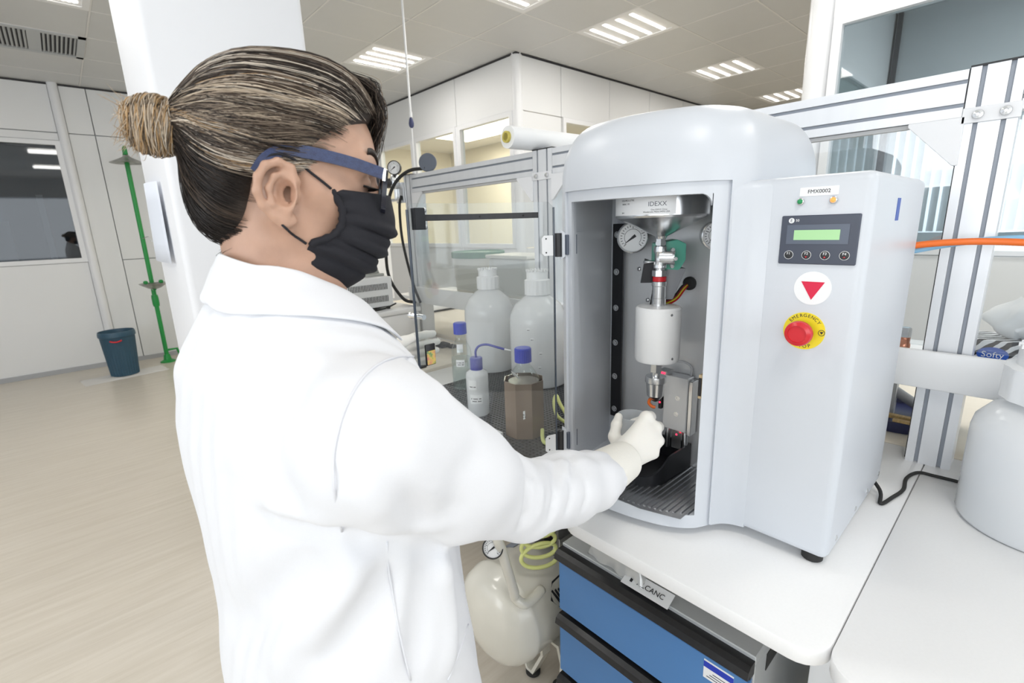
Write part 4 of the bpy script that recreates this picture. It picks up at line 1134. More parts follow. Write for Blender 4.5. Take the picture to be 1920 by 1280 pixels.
# ---------------------------------------------------------------- hair
TIE = np.array((-.099, 0, .036))
def cap_raw(P):
    d = s_ell(P, (-.009, 0, .036), (.093, .080, .087))
    d = s_min(d, s_ell(P, (.036, 0, .062), (.062, .064, .064)), .03)
    d = s_min(d, s_ell(P, (-.040, 0, -.032), (.055, .060, .062)), .03)
    return s_min(d, s_ell(P, TIE + np.array((.012, 0, 0)), (.022, .018, .018)), .03)
HAIRPOLY = [(.12, .088), (.094, .082), (.080, .072), (.066, .062), (.052, .050), (.042, .032), (.030, .014), (.018, -.006), (.010, .004), (-.012, .010), (-.029, -.002), (-.033, -.022), (-.034, -.050), (-.036, -.074), (-.060, -.100), (-.16, -.100), (-.16, .17), (.13, .17)]
def cap_sdf(P):
    p2 = s_poly2(P[:, 0], P[:, 2], HAIRPOLY)
    taper = np.clip((p2 + .018) / .018, 0, 1) * .0075
    return s_max(cap_raw(P) + .0015 + taper, p2, .004)
def hair_mat():
    M_ = bpy.data.materials.new('hair_strands'); M_.use_nodes = True; nt = M_.node_tree; b = nt.nodes['Principled BSDF']
    a = nt.nodes.new('ShaderNodeVertexColor'); a.layer_name = 'tone'
    nt.links.new(a.outputs[0], b.inputs['Base Color']); b.inputs['Roughness'].default_value = .42; b.inputs['Specular IOR Level'].default_value = .35
    return M_
hairM = hair_mat()
scalpM = mat('hair_base', (.040, .029, .023), .55, noise=(120, .4, (1, 3, 3)))
hair = sculpt('hair', cap_sdf, (-.135, -.10, -.115), (.115, .10, .14), .0030, scalpM, person, smooth_it=2, to_world=hw)

C0 = np.array((-.006, 0, .022))
def radius(D):
    """distance from C0 along unit directions D to the hair surface"""
    lo = np.zeros(len(D)); hi = np.full(len(D), .2)
    for _ in range(22):
        m_ = (lo + hi) / 2; v = cap_raw((C0 + D * m_[:, None]).astype(np.float32)); ins = v < 0
        lo = np.where(ins, m_, lo); hi = np.where(ins, hi, m_)
    return (lo + hi) / 2
DT = (TIE - C0) / np.linalg.norm(TIE - C0)
TONES = dict(dark=(.022, .016, .013), mid=(.085, .060, .044), ash=(.23, .18, .135), light=(.50, .41, .31), gold=(.46, .30, .155), pale=(.68, .60, .50))
def pick(names, ps): return np.array(TONES[names[rng.choice(len(names), p=ps)]])
def strand_mesh(name, paths, radii, tones, parent):
    """many thin three-sided tubes in one mesh, tone per strand"""
    V = []; F = []; Cc = []; base = 0
    for P, r, c in zip(paths, radii, tones):
        n = len(P); T = np.gradient(P, axis=0); T /= np.linalg.norm(T, axis=1)[:, None] + 1e-12
        ref = np.array((.3, .5, .8)); u = np.cross(T, ref); u /= np.linalg.norm(u, axis=1)[:, None] + 1e-12; w_ = np.cross(T, u)
        tp = np.clip(np.minimum(np.linspace(.45, 4, n), np.linspace(3.2, .25, n)), 0, 1)[:, None] * r
        ring = np.stack([P + tp * (math.cos(a) * u + math.sin(a) * w_) for a in (0, 2.094, 4.189)], 1).reshape(-1, 3)
        V.append(ring); Cc.append(np.repeat(np.append(np.clip(c, 0, 1), 1)[None], n * 3, 0))
        i = np.arange(n - 1)[:, None] * 3 + base
        for k in range(3):
            l = (k + 1) % 3; F.append(np.concatenate([i + k, i + l, i + 3 + l, i + 3 + k], 1))
        base += n * 3
    V = np.concatenate(V); F = np.concatenate(F)
    o = obj(name, V, F, hairM, parent, smooth=True)
    ca = o.data.color_attributes.new('tone', 'FLOAT_COLOR', 'POINT'); ca.data.foreach_set('color', np.concatenate(Cc).ravel())
    return o
# roots: solve l on the cap for (f,u) inside the hair polygon
def roots(n, near=None):
    out = []
    while len(out) < n:
        f, u = rng.uniform(-.10, .10), rng.uniform(-.098, .125)
        p2 = s_poly2(np.array([f], np.float32), np.array([u], np.float32), HAIRPOLY)[0]
        if p2 > -.001: continue
        if near is not None and -p2 > near: continue
        if cap_raw(np.array([[f, 0, u]], np.float32))[0] > -.001: continue
        lo, hi = 0., .11
        for _ in range(18):
            m_ = (lo + hi) / 2
            if cap_raw(np.array([[f, m_, u]], np.float32))[0] < 0: lo = m_
            else: hi = m_
        sg = -1 if rng.random() < .62 else 1
        out.append((f, sg * lo, u))
    return np.array(out)
G = np.concatenate([roots(150, .02), roots(130)])
NP = 15; tt = np.linspace(0, 1, NP)
paths = []; radii = []; tones = []
for g in G:
    low = (g[2] < .012 and g[0] < .0)
    if low: tone = pick(['dark', 'mid', 'ash'], [.84, .12, .04])
    else: tone = pick(['dark', 'mid', 'ash', 'light', 'pale', 'gold'], [.20, .22, .24, .18, .11, .05])
    sag = 0.0
    if not low and g[0] > .0 and g[2] < .098: sag = rng.uniform(.10, .42) * min(1, (.11 - g[2]) / .05)
    wav = rng.uniform(-.05, .05); ph = rng.uniform(0, 6)
    nst = int(rng.integers(12, 21))
    for s_ in range(nst):
        r_ = g + rng.normal(0, .0042, 3); d0 = r_ - C0; d0 /= np.linalg.norm(d0)
        dT = DT + rng.normal(0, .03, 3); dT /= np.linalg.norm(dT)
        om = math.acos(np.clip(d0 @ dT, -1, 1)); so = math.sin(om) + 1e-9
        D = (np.sin((1 - tt) * om)[:, None] * d0 + np.sin(tt * om)[:, None] * dT) / so
        D[:, 2] -= sag * np.sin(tt * math.pi) ** 1.3 * .9 * (1 - .35 * tt)
        D[:, 2] += wav * np.sin(tt * 7 + ph) * np.sin(tt * math.pi)
        D /= np.linalg.norm(D, axis=1)[:, None]
        lift = (.0008 + rng.uniform(0, .0036) + .0035 * np.sin(tt * math.pi) * rng.random()) * np.minimum(1, tt * 5 + .25)
        paths.append((D, lift)); radii.append(rng.uniform(.00028, .00052)); tones.append(tone * rng.uniform(.7, 1.35))
allD = np.concatenate([p[0] for p in paths]); R_ = radius(allD).reshape(-1, NP)
W_ = [hw(C0 + D * (r + l)[:, None]) for (D, l), r in zip(paths, R_)]
o = strand_mesh('hair_strands', W_, radii, tones, person); o['kind'] = 'stuff'

# fringe falling forward past the forehead
paths = []; radii = []; tones = []
for k in range(320):
    l0 = rng.uniform(-.032, .034); f0 = rng.uniform(.055, .085); j = rng.normal(0, .002, 3); dr_ = rng.random()
    P = catmull([np.array((f0 - .02, l0 * .7, .121)) + j, np.array((f0 + .006, l0 * .9, .117)) + j, np.array((.087 + .010 * rng.random(), l0 + .003, .102)) + j, np.array((.091 + .010 * rng.random(), l0 + .006, .082)) + j, np.array((.0915 + .007 * rng.random(), l0 + .014 + .008 * dr_, .074 - .03 * dr_)) + j, np.array((.091, l0 + .020 + .012 * dr_, .064 - .05 * dr_)) + j], 3)
    paths.append(hw(np.array(P))); radii.append(rng.uniform(.0003, .0005)); tones.append(pick(['dark', 'mid', 'ash'], [.6, .28, .12]) * rng.uniform(.7, 1.3))
o = strand_mesh('fringe_strands', paths, radii, tones, person); o['kind'] = 'stuff'

# bun
BA = TIE + np.array((-.001, 0, -.005)); BDIR = np.array((-1, 0, -.18)); BDIR /= np.linalg.norm(BDIR)
BS = np.array((0, 1, 0.)); BU = np.cross(BDIR, BS); BU = BU if BU[2] > 0 else -BU
BLEN = .052
def bun_r(s_): return .0250 * (np.clip(1 - ((s_ - .50) / .56) ** 2, .02, 1)) ** .42
def bun_sdf(P):
    q = P - BA.astype(np.float32); s_ = q @ BDIR.astype(np.float32) / BLEN
    rr = np.sqrt((q @ BS.astype(np.float32)) ** 2 + ((q @ BU.astype(np.float32)) / 1.05) ** 2)
    d = rr - bun_r(np.clip(s_, -.03, 1.04)) + .0022
    return s_max(d, np.maximum(-s_ - .02, s_ - 1.03).astype(np.float32) * BLEN, .006)
sculpt('hair_bun', bun_sdf, (-.19, -.05, -.03), (-.085, .05, .09), .0028, mat('bun_base', (.30, .20, .11), .5, noise=(140, .5, (3, 1, 3))), person, to_world=hw)
paths = []; radii = []; tones = []
for k in range(620):
    s0 = rng.uniform(.0, 1.0); a0 = rng.uniform(0, 6.283); tw = rng.uniform(1.3, 3.6); ds = rng.normal(.10, .07)
    n = 16; t = np.linspace(0, 1, n); s_ = np.clip(s0 + ds * (t - .5) * 2 + .02 * np.sin(t * 9 + a0), -.02, 1.03); a = a0 + tw * t
    rr = bun_r(s_) + rng.uniform(-.0005, .0038) + .002 * np.sin(t * math.pi) * rng.random()
    P = BA + (s_ * BLEN)[:, None] * BDIR + (rr * np.cos(a))[:, None] * BS + (rr * 1.05 * np.sin(a))[:, None] * BU
    paths.append(hw(P)); radii.append(rng.uniform(.0004, .0007))
    tones.append(pick(['gold', 'light', 'ash', 'mid', 'pale'], [.36, .32, .14, .06, .12]) * rng.uniform(.75, 1.3))
for k in range(120):                       # loose ends curling out of the bun
    a0 = rng.uniform(0, 6.283); s0 = rng.uniform(.75, 1.0); n = 10; t = np.linspace(0, 1, n)
    r0 = bun_r(s0); out = rng.uniform(.003, .013)
    P = BA + ((s0 + .30 * t * rng.random()) * BLEN)[:, None] * BDIR + ((r0 + out * t) * np.cos(a0 + t * rng.uniform(-1, 1)))[:, None] * BS + ((r0 + out * t) * np.sin(a0 + t * rng.uniform(-1.2, 1.2)))[:, None] * BU
    paths.append(hw(P)); radii.append(.00028); tones.append(pick(['gold', 'light', 'pale'], [.4, .4, .2]))
o = strand_mesh('bun_strands', paths, radii, tones, person); o['kind'] = 'stuff'
MB().tube([hw(TIE + np.array((-.001, .0, 0)) + .0150 * (math.cos(a) * BS + math.sin(a) * BU)) for a in np.linspace(0, 6.283, 25)[:-1]], .0042, 8, True).build('hair_tie', W['black'], person, smooth=True)
# flyaway hairs
paths = []; radii = []; tones = []
for k in range(150):
    d0 = rng.normal(0, 1, 3); d0[2] = d0[2] * .8 + .2; d0 /= np.linalg.norm(d0)
    if d0[0] > .55 and d0[2] < .55: continue
    if d0[2] < -.2 and d0[0] > -.2: continue
    d1 = d0 + rng.normal(0, .25, 3) + .4 * (DT - d0) * rng.random(); t = np.linspace(0, 1, 9)[:, None]
    D = d0 * (1 - t) + d1 * t; D /= np.linalg.norm(D, axis=1)[:, None]
    paths.append((D, .002 + np.sin(t[:, 0] * math.pi) * rng.uniform(.0005, .0045))); radii.append(.00016); tones.append(pick(['mid', 'ash', 'light'], [.5, .3, .2]))
R_ = radius(np.concatenate([p[0] for p in paths])).reshape(-1, 9)
W_ = [hw(C0 + D * (r + l)[:, None]) for (D, l), r in zip(paths, R_)]
for k in range(26):                        # wisps at nape and fringe
    if k < 14: p0 = np.array((-.05 + rng.normal(0, .008), rng.uniform(-.045, .02), -.088)); v = np.array((rng.uniform(-.014, .010), rng.uniform(-.012, .006), rng.uniform(-.022, -.004)))
    else: p0 = np.array((.092 + rng.normal(0, .004), rng.uniform(-.03, .03), .088)); v = np.array((rng.uniform(.0, .016), rng.uniform(-.012, .012), rng.uniform(-.055, -.01)))
    t = np.linspace(0, 1, 9)[:, None]; W_.append(hw(p0 + v * t + np.array((-.012 if k < 14 else .010, 0, -.008)) * np.sin(t * 3.1) * rng.random())); radii.append(.00022); tones.append(np.array(TONES['dark']))
o = strand_mesh('flyaway_hair', W_, radii, tones, person); o['kind'] = 'stuff'

# ---------------------------------------------------------------- face mask
maskM = mat('mask_black_cloth', (.012, .012, .017), .85, bump=(900, .25))
vt = np.array([0, .2, .38, .55, .72, .87, 1.0])
Mf = np.array([.114, .124, .121, .110, .102, .086, .064]); Mu = np.array([-.003, -.036, -.060, -.080, -.097, -.112, -.127])
Sf = np.array([.039, .053, .053, .044, .020, .022, .036]); Su = np.array([-.012, -.032, -.050, -.063, -.074, -.099, -.125]); Sl = np.array([.0665, .067, .066, .064, .061, .054, .042])
nv, nu = 64, 49; V = []; F = []
def ci(x, y, t): return float(np.interp(t, x, y))
def ci_s(y, t):
    return float(np.mean([np.interp(np.clip(t + d, 0, 1), vt, y) for d in (-.05, -.025, 0, .025, .05)]))
for i in range(nv + 1):
    v = i / nv; mf, mu_, sf, su, sl = (ci_s(q, v) for q in (Mf, Mu, Sf, Su, Sl))
    pl_ = 0
    for j in range(nu + 1):
        u = j / nu * 2 - 1; a = u * math.pi / 2; c = math.cos(a); s_ = math.sin(a)
        f = sf + (mf - sf) * abs(c) ** .95; l = sl * math.copysign(abs(s_) ** .85, s_); uu = su + (mu_ - su) * abs(c) ** 1.1
        # pleats fan out from the gathered side hem
        ww = min(1, c * 1.8); fold = 0
        for v0, am in ((.30, .0050), (.52, .0055), (.72, .0045)):
            vv = v - v0 + .03 * (1 - c); fold += am * ww * (math.exp(-(vv / .035) ** 2) - .9 * math.exp(-((vv - .055) / .025) ** 2))
        gather = .0016 * math.sin(v * 46) * max(0, 1 - c * 2.2)
        n_ = np.array((c * .9 + .1, s_ * .8, -.05)); n_ /= np.linalg.norm(n_)
        V.append(hw(np.array((f, l, uu)) + n_ * (fold + gather)))
for i in range(nv):
    for j in range(nu): a = i * (nu + 1) + j; F.append((a, a + 1, a + nu + 2, a + nu + 1))
mk = obj('face_mask', V, F, maskM, person, smooth=True)
md = mk.modifiers.new('t', 'SOLIDIFY'); md.thickness = .0022; md.offset = -1
for sg in (-1, 1):
    hem = [hw(np.array((ci_s(Sf, v) + .002, sg * (ci_s(Sl, v) + .0012), ci_s(Su, v)))) for v in np.linspace(0, .72, 22)]
    MB().tube(hem, [.0042 + .0007 * math.sin(k * 2.3) for k in range(22)], 8).build('mask_hem', maskM, mk, smooth=True)
    so_ = lambda f, u: (f, surf_l(f, u, sg) + sg * .0014, u)
    top = catmull([hw(np.array(p)) for p in (so_(.041, -.013), so_(.031, -.007), so_(.021, -.001), so_(.012, .005), (.003, sg * .0800, .009), (-.012, sg * .083, .0105), (-.024, sg * .084, .002), (-.030, sg * .081, -.016), (-.026, sg * .076, -.034), (-.014, sg * .073, -.049), so_(-.002, -.060), so_(.006, -.066), so_(.013, -.070), so_(.020, -.074))], 6)
    MB().tube(top, .0014, 6).build('mask_strap', maskM, mk, smooth=True)

# ---------------------------------------------------------------- glasses
def paisley():
    M_ = bpy.data.materials.new('temple_blue_pattern'); M_.use_nodes = True; nt = M_.node_tree; b = nt.nodes['Principled BSDF']
    tc = nt.nodes.new('ShaderNodeTexCoord'); n = nt.nodes.new('ShaderNodeTexVoronoi'); n.feature = 'DISTANCE_TO_EDGE'; n.inputs['Scale'].default_value = 130
    nz = nt.nodes.new('ShaderNodeTexNoise'); nz.inputs['Scale'].default_value = 90
    ad = nt.nodes.new('ShaderNodeVectorMath'); ad.operation = 'MULTIPLY_ADD'; ad.inputs[1].default_value = (.02, .02, .02)
    nt.links.new(nz.outputs['Color'], ad.inputs[0]); nt.links.new(tc.outputs['Object'], ad.inputs[2]); nt.links.new(ad.outputs[0], n.inputs['Vector'])
    r = nt.nodes.new('ShaderNodeValToRGB'); r.color_ramp.elements[0].position = .03; r.color_ramp.elements[1].position = .07
    r.color_ramp.elements[0].color = (.040, .070, .19, 1); r.color_ramp.elements[1].color = (.008, .014, .060, 1)
    nt.links.new(n.outputs['Distance'], r.inputs[0]); nt.links.new(r.outputs[0], b.inputs['Base Color']); b.inputs['Roughness'].default_value = .3
    return M_
gls = bpy.data.objects.new('glasses', None); COL.objects.link(gls); gls.parent = person; gls['_o'] = tuple(PB)
tM = paisley(); fM = mat('frame_dark', (.012, .013, .022), .2)
for sg in (-1, 1):
    # temple arm: a flat bar that bends behind the ear
    ctr = catmull([(.094, sg * .0705, .013), (.060, sg * .0765, .017), (.022, sg * .0785, .0185), (-.006, sg * .0805, .0155), (-.022, sg * .084, .005), (-.0315, sg * .084, -.010)], 6)
    V = []; F = []; n = len(ctr)
    for k, p in enumerate(ctr):
        p = np.array(p); t_ = np.array(ctr[min(k + 1, n - 1)]) - np.array(ctr[max(k - 1, 0)]); t_ /= np.linalg.norm(t_)
        up = np.cross(t_, (0, 1, 0)); up /= np.linalg.norm(up); up = up if up[2] > 0 or abs(up[2]) < .3 else -up
        if up[0] * 0 + up[2] < 0: up = -up
        hh = (.0062 if k < 14 else .0062 - .0022 * (k - 14) / (n - 14)); th = .0014
        sd = np.array((0, 1, 0))
        for a, b_ in ((1, 1), (1, -1), (-1, -1), (-1, 1)): V.append(hw(p + up * hh * a + sd * th * b_))
    for k in range(n - 1):
        for q in range(4): F.append((k * 4 + q, k * 4 + (q + 1) % 4, k * 4 + 4 + (q + 1) % 4, k * 4 + 4 + q))
    F += [(0, 1, 2, 3), ((n - 1) * 4 + 3, (n - 1) * 4 + 2, (n - 1) * 4 + 1, (n - 1) * 4)]
    tb = obj('glasses_temple', V, F, tM, person, autosmooth=40)
    MB().obox(hw(np.array((.0955, sg * .0695, .012))), HF, HL, HU, .0016, .0022, .0066).build('hinge', W['chrome'], tb)
    # rim and lens: rounded rectangle, wrapped backwards to the side
    loop = []
    for k in range(40):
        a = 2 * math.pi * k / 40; x = math.copysign(abs(math.cos(a)) ** .6, math.cos(a)) * .0275; z = math.copysign(abs(math.sin(a)) ** .7, math.sin(a)) * .0225
        l = .0375 + x; loop.append(np.array((.1045 - 2.2 * max(0, l - .01) ** 2, sg * l, -.004 + z)))
    V = []; F = []; m_ = len(loop); cc = np.mean(loop, 0)
    for p in loop:
        o_ = (p - cc); o_[0] = 0; o_ /= np.linalg.norm(o_)
        for dr, df in ((.0035, .0024), (.0035, -.0028), (-.001, -.0028), (-.001, .0024)): V.append(hw(p + o_ * dr + np.array((df, 0, 0))))
    for k in range(m_):
        j = (k + 1) % m_
        for q in range(4): F.append((k * 4 + q, k * 4 + (q + 1) % 4, j * 4 + (q + 1) % 4, j * 4 + q))
    rm_ = obj('glasses_rim', V, F, fM, person, autosmooth=40)
    obj('lens', [hw(p) for p in loop] + [hw(p + np.array((.001, 0, 0))) for p in loop], [tuple(range(m_)), tuple(range(2 * m_ - 1, m_ - 1, -1))], clear_mat('lens_glass', (.94, .96, .97), .05), rm_)
    MB().lathe([(0, -.001), (.004, 0), (.0045, .001), (.003, .0025), (0, .003)], hw(np.array((.094, sg * .0125, -.012))), HL * sg, 12).build('nose_pad', W['chrome'], rm_, smooth=True)
MB().tube([hw(np.array(p)) for p in ((.1045, -.011, .004), (.1065, -.005, .007), (.107, 0, .0075), (.1065, .005, .007), (.1045, .011, .004))], .0026, 8).build('glasses_bridge', fM, person, smooth=True)
bpy.data.objects.remove(gls)
# ---------------------------------------------------------------- lab coat
coatM = mat('coat_white_cotton', (.79, .80, .83), .8, spec=.25, bump=(1400, .12), noise=(900, .012))
TH = math.radians(5); BF = np.array((math.cos(TH), math.sin(TH), 0)); BR = np.array((math.sin(TH), -math.cos(TH), 0))
TZ = np.array([.40, .55, .75, .90, 1.00, 1.10, 1.20, 1.27, 1.32, 1.36, 1.40])
TW = np.array([.228, .219, .207, .197, .195, .202, .202, .180, .122, .080, .056])
TD = np.array([.185, .172, .158, .147, .140, .142, .136, .120, .092, .070, .055])
TX = np.array([.210, .208, .206, .204, .204, .203, .196, .187, .181, .180, .182])
TY = np.array([.594, .594, .594, .595, .597, .600, .604, .606, .604, .602, .600])
SR = [view(700, 822, .485), view(850, 893, .565), view(975, 938, .685), view(1060, 913, .795), view(1110, 902, .855), view(1132, 894, .880)]
SRr = [.084, .0700, .0535, .0580, .0505, .0420]
SL = [np.array((.190, .745, 1.235)), np.array((.265, .815, 1.12)), np.array((.335, .865, 1.055)), np.array((.40, .845, 1.13)), np.array((.425, .820, 1.165))]
SLr = [.082, .070, .058, .050, .043]
def torso(P):
    z = P[:, 2]; cx, cy, w_, d_ = (np.interp(z, TZ, q).astype(np.float32) for q in (TX, TY, TW, TD))
    qx = P[:, 0] - cx; qy = P[:, 1] - cy
    a = (qx * BR[0] + qy * BR[1]) / w_; b_ = (qx * BF[0] + qy * BF[1]) / d_
    e = np.power(np.abs(a) ** 2.1 + np.abs(b_) ** 2.1 + 1e-9, 1 / 2.1)
    d = (e - 1) * np.minimum(w_, d_)
    top = 1.385 - .62 * np.clip((P[:, 0] - .165) * BF[0] + (P[:, 1] - .60) * BF[1], 0, .2)
    return np.maximum(d, np.maximum(z - top, .42 - z))
FOLDS = []
def coat_base(P):
    d = torso(P)
    d = s_min(d, s_chain(P, SR, SRr, .015), .007)
    d = s_min(d, s_chain(P, SL, SLr, .03), .03)
    # slope from neck to shoulder points
    d = s_min(d, s_cap(P, (.178, .615, 1.318), tuple(SR[0] + np.array((.0, .045, .016))), .030, .050), .03)
    d = s_min(d, s_cap(P, (.188, .60, 1.325), tuple(SL[0] + np.array((.0, -.02, .030))), .040, .055), .04)
    return d
def coat_sdf(P):
    d = coat_base(P)
    near = np.abs(d) < .03; Q = P[near]
    if len(Q):
        add = np.zeros(len(Q), np.float32)
        for pts, amp, wd in FOLDS:
            dist = np.full(len(Q), 1e9, np.float32); tl = np.zeros(len(Q), np.float32); n = len(pts) - 1
            for i in range(n):
                a = np.array(pts[i], np.float32); ab = np.array(pts[i + 1], np.float32) - a; t = np.clip((Q - a) @ ab / (ab @ ab), 0, 1)
                e = np.linalg.norm(Q - a - t[:, None] * ab, axis=1); c = e < dist; dist = np.where(c, e, dist); tl = np.where(c, (i + t) / n, tl)
            add -= amp * np.exp(-(dist / wd) ** 2) * np.clip(np.sin(np.clip(tl, .02, .98) * math.pi) * 1.6, 0, 1)
        x, y, z = Q.T
        add += .0016 * np.sin(23 * x + 17 * y + 6 * z) * np.sin(14 * z - 19 * y + 2) + .0012 * np.sin(45 * z + 30 * x + 20 * np.sin(12 * y))
        d = d.copy(); d[near] += add
    # hollow below, so the hem shows an opening
    return d
def hit(px, py, fn=coat_base, d0=.25, d1=1.3):
    """surface point of the coat along a sight line"""
    dr = (px - 960) * RT + (py - 640) * DN + FPX * FW; dr /= np.linalg.norm(dr); t = d0; o_ = np.array((0, 0, CAMZ))
    for _ in range(120):
        v = float(fn((o_ + dr * t)[None].astype(np.float32))[0])
        if v < .0004: break
        t += max(.0006, v * .6)
        if t > d1: return None
    return o_ + dr * t
def fold(pix, amp, wd):
    pts = [hit(*p) for p in pix]; pts = [p for p in pts if p is not None]
    if len(pts) > 1: FOLDS.append((pts, amp, wd))
fold([(478, 962), (520, 985), (580, 998), (645, 1002)], -0.0170, .011)
fold([(490, 940), (560, 962), (640, 980)], 0.0102, .014)
fold([(655, 1030), (560, 1090), (480, 1150), (425, 1205)], -0.0153, .026)
fold([(705, 1040), (630, 1120), (550, 1200), (500, 1275)], 0.0119, .022)
fold([(742, 1030), (705, 1120), (650, 1220), (620, 1278)], -0.0153, .020)
fold([(800, 1020), (790, 1130), (775, 1270)], -0.0119, .013)
fold([(838, 1020), (845, 1150), (835, 1275)], 0.0102, .013)
fold([(690, 790), (750, 890), (790, 1000)], -0.0068, .014)
fold([(905, 830), (860, 890), (840, 990)], -0.0051, .016)
fold([(640, 890), (700, 960), (760, 995)], 0.0085, .016)
fold([(985, 868), (992, 920), (975, 1000)], -0.0119, .009)
fold([(1008, 862), (1015, 920), (1000, 992)], 0.0068, .008)
fold([(1036, 848), (1040, 910), (1025, 985)], -0.0076, .008)
fold([(1068, 842), (1070, 905), (1055, 975)], -0.0059, .007)
fold([(1098, 838), (1100, 900), (1088, 962)], -0.0051, .006)
fold([(480, 700), (560, 760), (620, 850)], -0.0068, .020)
fold([(420, 620), (430, 760), (440, 900)], 0.0068, .030)
fold([(560, 640), (600, 700), (625, 780)], 0.0068, .022)
fold([(800, 700), (850, 760), (930, 830)], 0.0051, .012)
fold([(640, 1012), (700, 1022), (770, 1028), (838, 1030)], -.012, .012)
fold([(600, 1000), (640, 1008), (700, 1014)], -.006, .010)
fold([(660, 985), (760, 992), (860, 990)], .006, .012)
fold([(968, 842), (990, 868), (1000, 900)], -.012, .012)
fold([(1055, 830), (1060, 860), (1062, 900)], .005, .014)
coat = sculpt('lab_coat', coat_sdf, (-.02, .32, .43), (.76, .95, 1.41), .0052, coatM, person, smooth_it=2)
# seams: armhole, back princess seam, yoke
thread = mat('seam_thread', (.74, .75, .79), .8)
def seam(pix, r=.0012, name='seam'):
    pts = [hit(*p, fn=coat_sdf) for p in pix]; pts = [p for p in pts if p is not None]
    if len(pts) < 2: return
    eye = np.array((0, 0, CAMZ)); pts = [p + (eye - p) / np.linalg.norm(eye - p) * .0008 for p in pts]
    C_ = catmull(pts, 6); C_ = [np.array(p) for p in C_]
    MB().tube(C_, r, 6).build(name, thread, coat, smooth=True)
seam([(776, 668), (745, 669), (714, 680), (683, 705), (655, 748), (636, 800), (625, 860), (628, 930), (641, 996)])
seam([(726, 1015), (728, 1060), (736, 1110), (750, 1190), (770, 1275)])
seam([(884, 1100), (878, 1170), (862, 1220), (840, 1275)])
# collar
NC = np.array((.184, .594))
V = []; F = []; n = 49; mrow = 9
def drop(xy, z0=1.44):
    xy = np.asarray(xy, np.float32).reshape(-1, 2); z = np.full(len(xy), z0, np.float32)
    for _ in range(70):
        v = coat_base(np.column_stack([xy, z])); z = np.where(v > .0005, z - np.maximum(.0008, v * .7), z)
    return z
QS = []
for i in range(n):
    ph = math.radians(180 - 148 + 296 * i / (n - 1)); b_ = 1 - abs(ph - math.pi) / math.radians(148)      # 0 at the tips, 1 at the back
    dr = math.cos(ph) * BF + math.sin(ph) * -BR
    rt_ = .060 + .004 * (1 - b_); zt = 1.402 - .062 * (1 - b_) ** 1.2
    rb = .080 + .034 * (1 - b_) ** .9; pt = NC + dr[:2] * rt_ + np.array((.012, -.002)) * (1 - b_); pb = NC + dr[:2] * rb + np.array((.014, -.004)) * (1 - b_)
    QS.append((pt, pb, zt))
ZB = drop([q[1] for q in QS]) + .0035
for (pt, pb, zt), zb in zip(QS, ZB):
    for k in range(mrow):
        s_ = k / (mrow - 1); q = pt * (1 - s_) + pb * s_
        z = zt * (1 - s_) + zb * s_ + .012 * b_ * math.sin(s_ * math.pi) * (1 - s_ * .4)
        V.append((q[0], q[1], z))
V = np.array(V); V[:, 2] = np.maximum(V[:, 2], drop(V[:, :2]) + .003)
for i in range(n - 1):
    for k in range(mrow - 1): a = i * mrow + k; F.append((a, a + 1, a + mrow + 1, a + mrow))
col_ = obj('collar', V, F, coatM, coat, smooth=True)
md = col_.modifiers.new('t', 'SOLIDIFY'); md.thickness = .0035; md.offset = 1
md = col_.modifiers.new('s', 'SUBSURF'); md.levels = 1; md.render_levels = 1

# ---------------------------------------------------------------- gloved hands
gloveM = mat('latex_glove', (.84, .82, .77), .55, sss=.05, bump=(60, .10))
cuffM = mat('glove_cuff', (.85, .83, .77), .7, bump=(300, .2))
WR = view(1158, 868, .925)
RH = dict(
    index=[view(1212, 783, .985), view(1219, 781, 1.022), view(1206, 786, 1.050), view(1186, 792, 1.062)],
    middle=[view(1228, 802, .985), view(1234, 800, 1.026), view(1218, 806, 1.056), view(1194, 810, 1.068)],
    ring=[view(1231, 826, .980), view(1235, 826, 1.018), view(1220, 830, 1.048), view(1196, 832, 1.060)],
    little=[view(1222, 848, .972), view(1226, 850, 1.003), view(1214, 852, 1.028), view(1196, 853, 1.040)])
def right_hand(P):
    d = s_cap(P, view(1140, 885, .90), WR, .030, .028)
    for k, (n, f) in enumerate(RH.items()):
        d = s_min(d, s_cap(P, WR + (np.array(f[0]) - WR) * .1, f[0], .0200, .0138), .014)
    d = s_min(d, s_cap(P, view(1176, 838, .955), view(1208, 815, .975), .020, .018), .015)
    th = [view(1166, 848, .955), view(1152, 818, .985), view(1156, 796, 1.005), view(1160, 781, 1.02)]
    d = s_min(d, s_chain(P, th, [.0165, .0118, .0102, .0085], .006), .010)
    fd = None
    for n, f in RH.items():
        e = s_chain(P, f, [.0125, .0114, .0096, .0082] if n != 'little' else [.0112, .0100, .0086, .0074], .004)
        fd = e if fd is None else s_min(fd, e, .0045)
    return s_min(d, fd, .006)
allp = np.array([p for f in RH.values() for p in f] + [view(1140, 885, .90), WR])
glove_r = sculpt('right_glove', right_hand, tuple(allp.min(0) - .05), tuple(allp.max(0) + .05), .0020, gloveM, person, smooth_it=1)
